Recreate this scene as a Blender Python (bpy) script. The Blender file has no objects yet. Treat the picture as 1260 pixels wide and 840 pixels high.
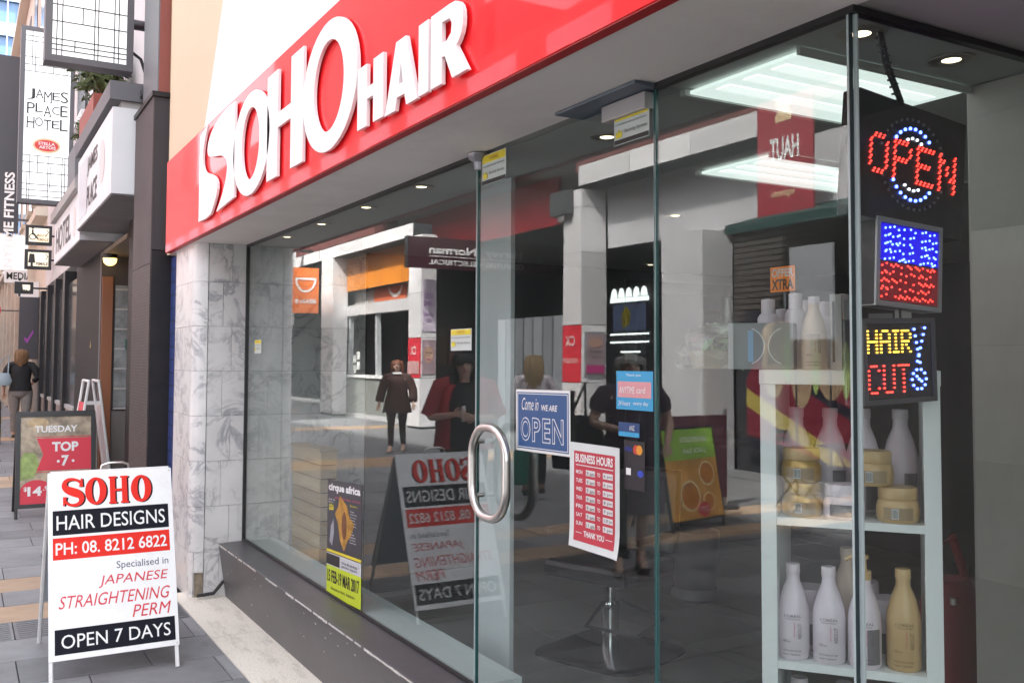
import bpy, math, random
import numpy as np
from mathutils import Vector, Matrix
random.seed(7)
rnd = random.Random(11)
SC = bpy.context.scene
COL = SC.collection

# ------------------------------------------------------------------ camera
FOC, YAW, PIT, ROL, PCY = 1170.0, .526, .045, .004, 391.5
CAM = np.array([0, -1.72, 1.6])
F = np.array([-math.cos(YAW)*math.cos(PIT), math.sin(YAW)*math.cos(PIT), math.sin(PIT)])
R = np.array([math.sin(YAW), math.cos(YAW), 0]); U = np.cross(R, F)
R, U = R*math.cos(ROL)+U*math.sin(ROL), U*math.cos(ROL)-R*math.sin(ROL)
cam = bpy.data.cameras.new('camera'); co = bpy.data.objects.new('camera', cam); COL.objects.link(co)
co.matrix_world = Matrix(((R[0], U[0], -F[0], CAM[0]), (R[1], U[1], -F[1], CAM[1]), (R[2], U[2], -F[2], CAM[2]), (0, 0, 0, 1)))
cam.sensor_width = 36; cam.lens = FOC*36/1260; cam.shift_y = (PCY-420)/1260; cam.clip_start = .05; cam.clip_end = 2000
SC.camera = co

# ------------------------------------------------------------------ light
SUN_EL, SUN_AZ = 50, 25          # azimuth measured from +Y (over the salon's roof) towards +X
w = bpy.data.worlds.new('World'); SC.world = w; w.use_nodes = True
nt = w.node_tree; nt.nodes.clear()
sky = nt.nodes.new('ShaderNodeTexSky'); sky.sky_type = 'NISHITA'; sky.sun_disc = False
sky.sun_elevation = math.radians(SUN_EL); sky.sun_rotation = math.radians(SUN_AZ); sky.dust_density = 4; sky.air_density = 1.0; sky.ozone_density = .6
hs = nt.nodes.new('ShaderNodeHueSaturation'); hs.inputs['Saturation'].default_value = .22
bg = nt.nodes.new('ShaderNodeBackground'); bg.inputs['Strength'].default_value = .15
wo = nt.nodes.new('ShaderNodeOutputWorld')
nt.links.new(sky.outputs[0], hs.inputs['Color']); nt.links.new(hs.outputs[0], bg.inputs[0]); nt.links.new(bg.outputs[0], wo.inputs[0])
sl = bpy.data.lights.new('sun', 'SUN'); sl.energy = 3.2; sl.angle = math.radians(2.5); sl.color = (1, .96, .9)
so = bpy.data.objects.new('sun', sl); COL.objects.link(so)
el, az = math.radians(SUN_EL), math.radians(SUN_AZ)
so.rotation_euler = Vector((math.sin(az)*math.cos(el), math.cos(az)*math.cos(el), math.sin(el))).to_track_quat('Z', 'Y').to_euler()
SC.view_settings.view_transform = 'Standard'; SC.view_settings.look = 'None'; SC.view_settings.gamma = 1
SC.view_settings.exposure = 2.85
SC.render.engine = 'CYCLES'
cy = SC.cycles
cy.max_bounces = 10; cy.diffuse_bounces = 4; cy.glossy_bounces = 5; cy.transparent_max_bounces = 24; cy.transmission_bounces = 4
cy.caustics_reflective = False; cy.caustics_refractive = False; cy.sample_clamp_indirect = 6
cy.use_denoising = True
try: cy.denoiser = 'OPENIMAGEDENOISE'
except Exception: pass

# ------------------------------------------------------------------ helpers
def at(u, v, x=None, y=None, z=None):
    d = F+R*(u-630)/FOC-U*(v-PCY)/FOC
    i, val = (0, x) if x is not None else (1, y) if y is not None else (2, z)
    return CAM+d*(val-CAM[i])/d[i]
def V(*a): return np.array(a if len(a) > 1 else a[0], float)

MATS = {}
def mat(name, col, rough=.6, metal=0., var=.0, vscale=3., bump=0., bscale=60., coat=0., emit=None, estr=0., spec=.5, rvar=False, dirt=0., dscale=1.2, dcol=None):
    if name in MATS: return MATS[name]
    m = bpy.data.materials.new(name); m.use_nodes = True; n = m.node_tree; b = n.nodes['Principled BSDF']
    L = n.links.new
    b.inputs['Roughness'].default_value = rough; b.inputs['Metallic'].default_value = metal
    b.inputs['Specular IOR Level'].default_value = spec
    b.inputs['Coat Weight'].default_value = coat; b.inputs['Coat Roughness'].default_value = .03
    b.inputs['Base Color'].default_value = (*col, 1)
    tc = n.nodes.new('ShaderNodeTexCoord'); last = None
    def mixc(fac, c2, mode='MIX', f=None):
        nonlocal last
        mx = n.nodes.new('ShaderNodeMix'); mx.data_type = 'RGBA'; mx.blend_type = mode
        if last is None: mx.inputs[6].default_value = (*col, 1)
        else: L(last, mx.inputs[6])
        if isinstance(c2, tuple): mx.inputs[7].default_value = (*c2, 1)
        else: L(c2, mx.inputs[7])
        if f is not None: mx.inputs[0].default_value = f
        else: L(fac, mx.inputs[0])
        last = mx.outputs[2]
    def noise(sc, det=6, rg=.6):
        t = n.nodes.new('ShaderNodeTexNoise'); t.inputs['Scale'].default_value = sc; t.inputs['Detail'].default_value = det; t.inputs['Roughness'].default_value = rg
        L(tc.outputs['Object'], t.inputs['Vector']); return t
    def ramp(inp, a, c):
        r = n.nodes.new('ShaderNodeMapRange'); r.inputs[1].default_value = a; r.inputs[2].default_value = c; L(inp, r.inputs[0]); return r.outputs[0]
    if rvar:
        oi = n.nodes.new('ShaderNodeObjectInfo'); mul = n.nodes.new('ShaderNodeMapRange'); mul.inputs[3].default_value = .78; mul.inputs[4].default_value = 1.18
        L(oi.outputs['Random'], mul.inputs[0]); cc = n.nodes.new('ShaderNodeCombineColor')
        for k in range(3): L(mul.outputs[0], cc.inputs[k])
        mixc(None, cc.outputs[0], 'MULTIPLY', 1.)
    if var:
        t = noise(vscale); mixc(ramp(t.outputs[0], .3, .7), tuple(min(1, c*(1-var)) for c in col), 'MIX') if not rvar else mixc(ramp(t.outputs[0], .35, .75), (1-var, 1-var, 1-var), 'MULTIPLY')
    if dirt:
        t = noise(dscale, 10, .75); r = ramp(t.outputs[0], .5, .72)
        mm = n.nodes.new('ShaderNodeMath'); mm.operation = 'MULTIPLY'; mm.inputs[1].default_value = dirt; L(r, mm.inputs[0])
        mixc(mm.outputs[0], dcol or tuple(c*.35 for c in col))
    if last is not None: L(last, b.inputs['Base Color'])
    if bump:
        t = noise(bscale, 4); bp = n.nodes.new('ShaderNodeBump'); bp.inputs['Strength'].default_value = bump; bp.inputs['Distance'].default_value = .01
        L(t.outputs[0], bp.inputs['Height']); L(bp.outputs[0], b.inputs['Normal'])
    if emit: b.inputs['Emission Color'].default_value = (*emit, 1); b.inputs['Emission Strength'].default_value = estr
    MATS[name] = m; return m

def marble(name, base, vein, scale=1.6):
    m = bpy.data.materials.new(name); m.use_nodes = True; n = m.node_tree; b = n.nodes['Principled BSDF']; L = n.links.new
    b.inputs['Roughness'].default_value = .28
    tc = n.nodes.new('ShaderNodeTexCoord'); ge = n.nodes.new('ShaderNodeNewGeometry')
    oi = n.nodes.new('ShaderNodeObjectInfo')
    sc_ = n.nodes.new('ShaderNodeMath'); sc_.operation = 'MULTIPLY'; sc_.inputs[1].default_value = 37.; L(oi.outputs['Random'], sc_.inputs[0])
    t = n.nodes.new('ShaderNodeTexNoise'); t.noise_dimensions = '4D'; L(ge.outputs['Position'], t.inputs['Vector']); L(sc_.outputs[0], t.inputs['W'])
    t.inputs['Scale'].default_value = scale; t.inputs['Detail'].default_value = 9; t.inputs['Roughness'].default_value = .62; t.inputs['Distortion'].default_value = 1.6
    a = n.nodes.new('ShaderNodeMath'); a.operation = 'SUBTRACT'; a.inputs[1].default_value = .5; L(t.outputs[0], a.inputs[0])
    a2 = n.nodes.new('ShaderNodeMath'); a2.operation = 'ABSOLUTE'; L(a.outputs[0], a2.inputs[0])
    r = n.nodes.new('ShaderNodeMapRange'); r.inputs[1].default_value = 0; r.inputs[2].default_value = .045; r.inputs[3].default_value = 1; r.inputs[4].default_value = 0; L(a2.outputs[0], r.inputs[0])
    t2 = n.nodes.new('ShaderNodeTexNoise'); L(ge.outputs['Position'], t2.inputs['Vector']); t2.inputs['Scale'].default_value = scale*1.4; t2.inputs['Detail'].default_value = 5
    r2 = n.nodes.new('ShaderNodeMapRange'); r2.inputs[1].default_value = .38; r2.inputs[2].default_value = .60; L(t2.outputs[0], r2.inputs[0])
    mu = n.nodes.new('ShaderNodeMath'); mu.operation = 'MULTIPLY'; L(r.outputs[0], mu.inputs[0]); L(r2.outputs[0], mu.inputs[1])
    mx = n.nodes.new('ShaderNodeMix'); mx.data_type = 'RGBA'; mx.inputs[6].default_value = (*base, 1); mx.inputs[7].default_value = (*vein, 1); L(mu.outputs[0], mx.inputs[0])
    mx2 = n.nodes.new('ShaderNodeMix'); mx2.data_type = 'RGBA'; mx2.blend_type = 'MULTIPLY'; mx2.inputs[0].default_value = 1
    r3 = n.nodes.new('ShaderNodeMapRange'); r3.inputs[1].default_value = .3; r3.inputs[2].default_value = .75; r3.inputs[3].default_value = 1.0; r3.inputs[4].default_value = .84; L(t2.outputs[0], r3.inputs[0])
    cc = n.nodes.new('ShaderNodeCombineColor')
    for k in range(3): L(r3.outputs[0], cc.inputs[k])
    L(mx.outputs[2], mx2.inputs[6]); L(cc.outputs[0], mx2.inputs[7]); L(mx2.outputs[2], b.inputs['Base Color'])
    MATS[name] = m; return m

def glass(name, tint=(.93, .965, .958), f0=.052, dust=.0035):
    m = bpy.data.materials.new(name); m.use_nodes = True; n = m.node_tree; n.nodes.clear(); L = n.links.new
    ge = n.nodes.new('ShaderNodeNewGeometry'); dt = n.nodes.new('ShaderNodeVectorMath'); dt.operation = 'DOT_PRODUCT'
    L(ge.outputs['Incoming'], dt.inputs[0]); L(ge.outputs['Normal'], dt.inputs[1])
    def M(op, a, b_=None):
        x = n.nodes.new('ShaderNodeMath'); x.operation = op
        for k, q in enumerate((a, b_)):
            if q is None: continue
            if isinstance(q, (int, float)): x.inputs[k].default_value = q
            else: L(q, x.inputs[k])
        return x.outputs[0]
    c = M('ABSOLUTE', dt.outputs['Value']); k5 = M('POWER', M('SUBTRACT', 1.0, c), 5.0)
    fac = M('ADD', M('MULTIPLY', k5, 1-f0), f0)
    tr = n.nodes.new('ShaderNodeBsdfTransparent'); tr.inputs[0].default_value = (*tint, 1)
    gl = n.nodes.new('ShaderNodeBsdfGlossy'); gl.inputs['Roughness'].default_value = 0.0
    nz = n.nodes.new('ShaderNodeTexNoise'); L(ge.outputs['Position'], nz.inputs['Vector']); nz.inputs['Scale'].default_value = .9; nz.inputs['Detail'].default_value = 1
    bp = n.nodes.new('ShaderNodeBump'); bp.inputs['Strength'].default_value = 1; bp.inputs['Distance'].default_value = .0011; L(nz.outputs[0], bp.inputs['Height']); L(bp.outputs[0], gl.inputs['Normal'])
    mx = n.nodes.new('ShaderNodeMixShader'); L(fac, mx.inputs[0]); L(tr.outputs[0], mx.inputs[1]); L(gl.outputs[0], mx.inputs[2])
    df = n.nodes.new('ShaderNodeBsdfDiffuse'); df.inputs[0].default_value = (.8, .8, .78, 1)
    tn = n.nodes.new('ShaderNodeTexNoise'); mp = n.nodes.new('ShaderNodeMapping'); mp.inputs['Scale'].default_value = (3.2, 3.2, 1.1); L(ge.outputs['Position'], mp.inputs[0]); L(mp.outputs[0], tn.inputs['Vector'])
    tn.inputs['Scale'].default_value = 1.3; tn.inputs['Detail'].default_value = 9; tn.inputs['Roughness'].default_value = .7; tn.inputs['Distortion'].default_value = .8
    mr = n.nodes.new('ShaderNodeMapRange'); mr.inputs[1].default_value = .45; mr.inputs[2].default_value = .8; mr.inputs[3].default_value = dust; mr.inputs[4].default_value = dust*3.2; L(tn.outputs[0], mr.inputs[0])
    vo = n.nodes.new('ShaderNodeTexVoronoi'); vo.inputs['Scale'].default_value = 38; L(ge.outputs['Position'], vo.inputs['Vector'])
    sp = M('MULTIPLY', M('LESS_THAN', vo.outputs['Distance'], .055), dust*9)
    mx3 = n.nodes.new('ShaderNodeMixShader'); L(M('ADD', mr.outputs[0], sp), mx3.inputs[0]); L(mx.outputs[0], mx3.inputs[1]); L(df.outputs[0], mx3.inputs[2])
    o = n.nodes.new('ShaderNodeOutputMaterial'); L(mx3.outputs[0], o.inputs[0]); MATS[name] = m; return m

def grid_mat(name, col, grout, sx, sz, rough=.4, vary=.15):
    """small mosaic tiles, in real relief and colour (world space, any vertical wall)"""
    m = bpy.data.materials.new(name); m.use_nodes = True; n = m.node_tree; b = n.nodes['Principled BSDF']; L = n.links.new
    ge = n.nodes.new('ShaderNodeNewGeometry'); sp = n.nodes.new('ShaderNodeSeparateXYZ'); L(ge.outputs['Position'], sp.inputs[0])
    ad = n.nodes.new('ShaderNodeMath'); ad.operation = 'ADD'; L(sp.outputs[0], ad.inputs[0]); L(sp.outputs[1], ad.inputs[1])
    cb = n.nodes.new('ShaderNodeCombineXYZ'); L(ad.outputs[0], cb.inputs[0]); L(sp.outputs[2], cb.inputs[1])
    br = n.nodes.new('ShaderNodeTexBrick'); br.offset = 0; br.inputs['Scale'].default_value = 1; br.inputs['Brick Width'].default_value = sx; br.inputs['Row Height'].default_value = sz
    br.inputs['Mortar Size'].default_value = min(sx, sz)*.07; br.inputs['Color1'].default_value = (*[c*(1-vary) for c in col], 1); br.inputs['Color2'].default_value = (*[c*(1+vary) for c in col], 1); br.inputs['Mortar'].default_value = (*grout, 1)
    L(cb.outputs[0], br.inputs['Vector']); L(br.outputs[0], b.inputs['Base Color']); b.inputs['Roughness'].default_value = max(rough, .5); b.inputs['Specular IOR Level'].default_value = .12
    bp = n.nodes.new('ShaderNodeBump'); bp.invert = True; bp.inputs['Strength'].default_value = .5; bp.inputs['Distance'].default_value = .004; L(br.outputs[1], bp.inputs['Height']); L(bp.outputs[0], b.inputs['Normal'])
    MATS[name] = m; return m

class MB:
    def __init__(s): s.v = []; s.f = []
    def add(s, vs, fs):
        k = len(s.v); s.v += [tuple(map(float, q)) for q in vs]; s.f += [tuple(i+k for i in f) for f in fs]; return s
    def box(s, x0, x1, y0, y1, z0, z1):
        return s.obox((x0, y0, z0), (x1-x0, 0, 0), (0, y1-y0, 0), (0, 0, z1-z0))
    def obox(s, o, a, b, c):
        o, a, b, c = V(o), V(a), V(b), V(c)
        vs = [o, o+a, o+a+b, o+b, o+c, o+a+c, o+a+b+c, o+b+c]
        fs = [(0, 3, 2, 1), (4, 5, 6, 7), (0, 1, 5, 4), (1, 2, 6, 5), (2, 3, 7, 6), (3, 0, 4, 7)]
        if np.dot(np.cross(a, b), c) < 0: fs = [f[::-1] for f in fs]
        return s.add(vs, fs)
    def quad(s, *p): return s.add(p, [tuple(range(len(p)))])
    def tube(s, pts, r, n=8, cap=True):
        pts = [V(p) for p in pts]; N = len(pts); rr = r if isinstance(r, (list, tuple)) else [r]*N
        T = [pts[min(i+1, N-1)]-pts[max(i-1, 0)] for i in range(N)]; T = [t/np.linalg.norm(t) for t in T]
        up = V(0, 0, 1) if abs(T[0][2]) < .9 else V(1, 0, 0); vs = []
        a = np.cross(T[0], up); a /= np.linalg.norm(a)
        for i in range(N):
            a = a-T[i]*np.dot(a, T[i]); a /= np.linalg.norm(a); b = np.cross(T[i], a)
            for k in range(n):
                q = 2*math.pi*k/n; vs.append(pts[i]+rr[i]*(a*math.cos(q)+b*math.sin(q)))
        fs = [(i*n+k, i*n+(k+1) % n, (i+1)*n+(k+1) % n, (i+1)*n+k) for i in range(N-1) for k in range(n)]
        if cap: fs += [tuple(range(n))[::-1], tuple((N-1)*n+k for k in range(n))]
        return s.add(vs, fs)
    def loft(s, rings, n=14, cap=True):
        """rings: (centre, rx, ry, dirx, diry)"""
        vs = []
        for c, rx, ry, dx, dy in rings:
            c, dx, dy = V(c), V(dx), V(dy)
            for k in range(n):
                q = 2*math.pi*k/n; vs.append(c+dx*rx*math.cos(q)+dy*ry*math.sin(q))
        N = len(rings)
        fs = [(i*n+k, i*n+(k+1) % n, (i+1)*n+(k+1) % n, (i+1)*n+k) for i in range(N-1) for k in range(n)]
        if cap: fs += [tuple(range(n))[::-1], tuple((N-1)*n+k for k in range(n))]
        return s.add(vs, fs)
    def lathe(s, c, prof, n=24):
        return s.loft([((c[0], c[1], c[2]+z), r, r, (1, 0, 0), (0, 1, 0)) for r, z in prof], n)
    def prism(s, pts, o, ex, ey, depth):
        """2-D outline extruded along ex x ey by depth"""
        o, ex, ey = V(o), V(ex), V(ey); nz = np.cross(ex, ey); N = len(pts)
        vs = [o+ex*p[0]+ey*p[1] for p in pts]+[o+ex*p[0]+ey*p[1]+nz*depth for p in pts]
        fs = [tuple(range(N))[::-1], tuple(range(N, 2*N))]+[(i, (i+1) % N, N+(i+1) % N, N+i) for i in range(N)]
        return s.add(vs, fs)
    def mesh(s, name, m=None, smooth=False):
        me = bpy.data.meshes.new(name); me.from_pydata(s.v, [], s.f); me.validate()
        if m is not None: me.materials.append(m)
        if smooth:
            me.shade_smooth()
            try: me.set_sharp_from_angle(angle=math.radians(40))
            except Exception: pass
        return me
    def build(s, name, m, parent=None, smooth=False, bevel=0, kind=None, label=None):
        o = bpy.data.objects.new(name, s.mesh(name, m, smooth)); COL.objects.link(o)
        if parent is not None: o.parent = parent
        if bevel:
            b = o.modifiers.new('bevel', 'BEVEL'); b.width = bevel; b.segments = 2; b.limit_method = 'ANGLE'; b.angle_limit = math.radians(50)
        if kind: o['kind'] = kind
        if label: o['label'] = label
        return o
def thing(name, label, cat, group=None):
    o = bpy.data.objects.new(name, None); COL.objects.link(o); o['label'] = label; o['category'] = cat
    o.empty_display_size = .1
    if group: o['group'] = group
    return o
def tag(o, label, cat, group=None):
    o['label'] = label; o['category'] = cat
    if group: o['group'] = group
    return o
def struct(name):
    o = bpy.data.objects.new(name, None); COL.objects.link(o); o['kind'] = 'structure'; return o
def link(name, me, parent=None, loc=None, rot=None, scale=None):
    o = bpy.data.objects.new(name, me); COL.objects.link(o)
    if parent is not None: o.parent = parent
    if loc is not None: o.location = loc
    if rot is not None: o.rotation_euler = rot
    if scale is not None: o.scale = scale
    return o
def base_at(root, p):
    """put an Empty at the thing's base while its parts stay where they were built"""
    root.location = p
    for c in root.children: c.matrix_parent_inverse = Matrix.Translation(-Vector(p))
def copy_tree(o, parent=None):
    c = o.copy(); COL.objects.link(c)
    if parent is not None: c.parent = parent
    for ch in list(o.children): copy_tree(ch, c)
    return c
UNIT = {}
def unit(m, bev=.02):
    if m.name not in UNIT: UNIT[m.name] = MB().box(0, 1, 0, 1, 0, 1).mesh('piece', m)
    return UNIT[m.name]
def piece(name, m, x0, x1, y0, y1, z0, z1, parent):
    return link(name, unit(m), parent, (x0, y0, z0), None, (x1-x0, y1-y0, z1-z0))

FONTC = {}
def glyphs(s, bold=0.):
    k = (s, bold)
    if k in FONTC: return FONTC[k]
    cu = bpy.data.curves.new('t', 'FONT'); cu.body = s; cu.size = 1; cu.offset = bold; cu.resolution_u = 3
    o = bpy.data.objects.new('t', cu); me = bpy.data.meshes.new_from_object(o)
    vs = np.array([v.co[:] for v in me.vertices]) if len(me.vertices) else np.zeros((0, 3))
    fs = [tuple(p.vertices) for p in me.polygons]
    bpy.data.objects.remove(o); bpy.data.meshes.remove(me); bpy.data.curves.remove(cu)
    if len(vs):
        lo, hi = vs.min(0), vs.max(0); vs = (vs-lo)/np.maximum(hi-lo, 1e-6); asp = (hi-lo)[0]/(hi-lo)[1]
    else: asp = 1
    FONTC[k] = (vs, fs, asp); return FONTC[k]
class Panel:
    """flat print laid on a board: origin bottom left, ex to the reader's right, ey up"""
    def __init__(s, o, ex, ey, parent=None):
        s.o, s.ex, s.ey = V(o), V(ex)/np.linalg.norm(V(ex)), V(ey)/np.linalg.norm(V(ey)); s.n = np.cross(s.ex, s.ey); s.p = parent
    def pt(s, x, y, l=0): return s.o+s.ex*x+s.ey*y+s.n*l
    def rect(s, name, x0, y0, x1, y1, l, m, t=None, mb=None):
        b = mb or MB(); t = .0008 if t is None else t
        b.obox(s.pt(x0, y0, l-t), s.ex*(x1-x0), s.ey*(y1-y0), s.n*t)
        return b if mb else b.build(name, m, s.p)
    def poly(s, name, pts, l, m, t=.0008, mb=None):
        b = mb or MB(); b.prism(pts, s.pt(0, 0, l-t), s.ex, s.ey, t); return b if mb else b.build(name, m, s.p)
    def text(s, name, items, l, m, bold=0., shear=0., t=.0006, kind=None):
        b = MB()
        if kind is None and 1 < len(items) <= 5:
            return [s.text(name, [it], l, m, bold, shear, t) for it in items][-1]
        for it in items:
            st, x0, y0, x1, y1 = it[:5]; vs, fs, _ = glyphs(st, it[5] if len(it) > 5 else bold)
            if not len(vs): continue
            h = y1-y0
            P0 = [s.pt(x0+(x1-x0)*q[0]+shear*h*(q[1]), y0+h*q[1], l) for q in vs]
            b.add(P0, fs)
        return b.build(name, m, s.p, kind=kind)
def ell(cx, cy_, rx, ry, n=24, a0=0, a1=360):
    return [(cx+rx*math.cos(math.radians(a0+(a1-a0)*k/n)), cy_+ry*math.sin(math.radians(a0+(a1-a0)*k/n))) for k in range(n+(0 if a1-a0 == 360 else 1))]
def ring_prism(mb, P, cx, cy_, ro, ri, l, t, n=28):
    vs, fs = [], []
    for k in range(n):
        q = 2*math.pi*k/n; c, s_ = math.cos(q), math.sin(q)
        for (rx, ry), ll in ((ro, l), (ri, l), (ro, l-t), (ri, l-t)): vs.append(P.pt(cx+rx*c, cy_+ry*s_, ll))
    for k in range(n):
        a, b = 4*k, 4*((k+1) % n)
        fs += [(a+1, a, b, b+1), (a, a+2, b+2, b), (a+3, a+1, b+1, b+3), (a+2, a+3, b+3, b+2)]
    return mb.add(vs, fs)

# ------------------------------------------------------------------ materials
white = mat('white_paint', (.8, .8, .8), .45, var=.06, vscale=2)
board_white = mat('board_white', (.84, .84, .85), .38, dirt=.22, dscale=9, dcol=(.5, .48, .45))
red_gloss = mat('red_gloss', (.86, .014, .020), .4, coat=.45, spec=.08)
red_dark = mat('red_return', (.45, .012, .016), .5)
red_ink = mat('red_ink', (.74, .03, .02), .5, spec=.15)
navy_ink = mat('navy_ink', (.008, .009, .016), .5, spec=.12)
black = mat('black_paint', (.018, .018, .02), .4)
charcoal = mat('charcoal_paint', (.085, .080, .086), .38, var=.2, vscale=1.5, bump=.08, bscale=12, dirt=.25, dscale=5, dcol=(.15, .145, .15))
chip = mat('bare_chip', (.72, .70, .66), .8, var=.3, vscale=30)
soffit_m = mat('soffit_plaster', (.91, .885, .86), .8, var=.08, vscale=1.2, dirt=.22, dscale=1.6, dcol=(.42, .40, .39))
ceil_m = mat('ceiling_plaster', (.38, .39, .38), .85)
steel = mat('brushed_steel', (.62, .60, .58), .28, 1.0)
dsteel = mat('dark_steel', (.12, .12, .13), .35, .8)
paver_m = mat('grey_paver', (.24, .24, .25), .75, var=.22, vscale=2.5, rvar=True, bump=.35, bscale=45, dirt=.35, dscale=2.2)
paver_o = mat('orange_paver', (.50, .36, .25), .75, var=.2, vscale=2.5, rvar=True, bump=.35, bscale=45, dirt=.3, dscale=2.2)
ground_m = mat('ground_bed', (.07, .068, .065), .95, bump=.4, bscale=30)
terrazzo = mat('pale_terrazzo', (.88, .81, .71), .6, var=.3, vscale=55, dirt=.65, dscale=4.5, dcol=(.28, .24, .2), rvar=False)
peach = mat('peach_render', (.72, .56, .40), .8, var=.05, vscale=1)
wpanel = mat('white_sign_panel', (.84, .84, .83), .35, var=.03)
letter_m = mat('white_letter', (.88, .88, .88), .35)
marble_m = marble('white_marble', (.79, .775, .765), (.40, .405, .43), 3.0)
glass_m = glass('shop_glass')
edge_m = mat('glass_edge', (.02, .10, .10), .15, spec=.8)
edge_light = mat('glass_edge_pale', (.42, .50, .50), .2)
cream = mat('cream_plastic', (.62, .60, .52), .4)
blue_tile = grid_mat('blue_tile', (.045, .07, .22), (.03, .04, .1), .1, .1)
mosaic_b = grid_mat('brown_mosaic', (.085, .068, .067), (.04, .035, .035), .025, .025, .3)
mosaic_k = grid_mat('black_mosaic', (.013, .012, .013), (.03, .03, .03), .05, .05, .3)
granite = mat('dark_granite', (.030, .028, .031), .4, var=.3, vscale=6, spec=.2)

# ------------------------------------------------------------------ ground
g = MB().quad((-400, -120, -.05), (120, -120, -.05), (120, 200, -.05), (-400, 200, -.05)).build('ground', ground_m, kind='structure')
pav = struct('pavement')
cells = []
CW, PL, GAP = .43, .62, .006
x = -6.19+CW*6; k = 0
k = -6
while x > -60:
    x0 = x-CW; xm = (x+x0)/2
    orange = any(a < xm < b for a, b in ((-8.09, -7.62), (-7.23, -6.76), (-14.6, -13.3), (-22.2, -21.2), (-30, -29), (-3.4, -2.9)))
    off = (k % 2)*PL/2+rnd.uniform(-.03, .03); y = -7.62
    yend = -.42 if x0 > -7.6 else -.3
    j = y-off
    while j < yend:
        a, b = max(j, -7.62), min(j+PL, yend)
        if b-a > .05: cells.append((x0, x, a, b, orange))
        j += PL
    x = x0; k += 1
def near(c):
    cx, cy_ = (c[0]+c[1])/2, (c[2]+c[3])/2
    if cx > -4.2: return 50+abs(cx)   # not in the picture
    return math.hypot(cx, (cy_+1.72)*1.1) if cy_ > -2.2 else math.hypot(cx, cy_-1.72)*1.15
cells.sort(key=near)
far = {False: MB(), True: MB()}
tact = []
for i, (x0, x1, y0, y1, o) in enumerate(cells):
    dz = rnd.uniform(-.0025, .0015)
    if -6.6 < (x0+x1)/2 < -6.2 and i < 290:
        tact.append((x0, x1, y0, y1))
    if i < 290: piece('paver', paver_o if o else paver_m, x0+GAP/2, x1-GAP/2, y0+GAP/2, y1-GAP/2, -.05, dz, pav)
    else: far[o].box(x0+GAP, x1-GAP, y0+GAP, y1-GAP, -.05, dz)
far[False].build('distant_pavers', mat('grey_paver_far', (.20, .20, .21), .75, var=.25, vscale=1.5, bump=.3), pav, kind='stuff')
far[True].build('distant_orange_pavers', mat('orange_paver_far', (.45, .29, .17), .75, var=.25, vscale=1.5), pav, kind='stuff')
tb = MB()
for x0, x1, y0, y1 in tact:
    q = x0+.03
    while q < x1-.03: tb.box(q, q+.018, y0+.02, y1-.02, 0, .005); q += .045
tb.build('tactile_ribs', paver_m, pav, kind='stuff')
dr = MB(); dr.lathe((-11.4, -1.52, .001), [(.0, 0), (.16, 0), (.16, .004), (0, .004)], 20)
dr.build('drain_cover', mat('cast_iron', (.10, .10, .10), .6, bump=.6, bscale=80), pav)
ts = struct('threshold_paving')
x = -2.0
while x > -6.9:
    x0 = max(x-1.22, -6.86); piece('slab', terrazzo, x0+.003, x-.003, -.425, -.08, -.04, .006, ts); x = x0
    if x0 <= -6.85: break

# ------------------------------------------------------------------ salon shell
ZT = 2.40
GX0, GX1 = -6.62, -1.44
shell = struct('salon_walls')
MB().box(-7.44, 2.4, -.3605, .0, ZT, ZT+.05).build('soffit', soffit_m, shell)
MB().box(-6.75, 2.4, .0, 5.2, ZT+.004, ZT+.05).build('ceiling', ceil_m, shell)
MB().box(-7.45, 2.4, -.36, .05, ZT+.05, 6.6).build('upper_wall', peach, shell)
MB().box(-7.62, -7.45, -.36, .3, ZT, 6.6).build('party_wall', peach, shell)
MB().box(-8.0, -7.46, -.25, .3, 0, 6.6).build('party_wall', ground_m, shell)
MB().box(-8.02, -7.46, .3, 6, 0, 6.6).build('inner_party_wall', mat('salon_wall', (.16, .15, .15), .8), shell)
MB().box(-7.46, .6, 5.2, 5.4, 0, ZT+.3).build('back_wall', mat('back_wall_dark', (.045, .043, .05), .6, var=.3), shell)
MB().box(-7.46, -6.66, .9, 5.2, 0, ZT).build('side_wall', mat('side_wall_grey', (.10, .105, .11), .7), shell)
nx = thing('added_dark_shopfront', 'dark neighbouring shopfront on the far side of the entrance recess', 'shopfront')  # added out of view so the return glass mirrors something dark
MB().box(1.85, 2.4, -.30, .80, 0, .5).build('stall_riser', mat('added_front_dark', (.03, .03, .032), .6), nx)
MB().box(1.90, 2.4, -.30, .80, .5, ZT).build('window', mat('added_front_glazing', (.02, .022, .025), .25), nx)
for y_ in (-.30, .22, .74): MB().box(1.84, 1.899, y_, y_+.06, .5, ZT).build('mullion', mat('added_front_dark', (.03, .03, .032), .6), nx)
MB().box(1.85, 9, -.32, -.305, 0, ZT).build('added_street_front', mat('added_front_dark', (.03, .03, .032), .6), nx)  # unseen dark sheet carrying the added front on along the lane
# pier beside the return glass, tiled
pier_m = mat('taupe_tile', (.40, .37, .34), .45, var=.1, vscale=4, rvar=True)
pier = struct('tiled_wall')
MB().box(-1.698, 2.4, .8012, 1.2, 0, ZT).build('pier_core', mat('dark_grout', (.34, .315, .29), .9), pier)
z = 0
while z < ZT-.01:
    z1 = min(z+.33, ZT); x = -1.70
    while x < 1.7:
        piece('tile', pier_m, x+.0007, x+.2993, .80, .8008, z+.0007, z1-.0007, pier); x += .30
    z = z1
MB().box(-1.705, -1.70, .80, 1.2, 0, ZT).build('tile_edge', pier_m, pier)
MB().box(-1.697, -1.6, 1.201, 5.2, 0, ZT).build('right_wall', mat('back_wall_dark', (.045, .043, .05), .6, var=.3), shell)  # unseen wall, added to stop daylight leaking onto the salon floor
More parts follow.
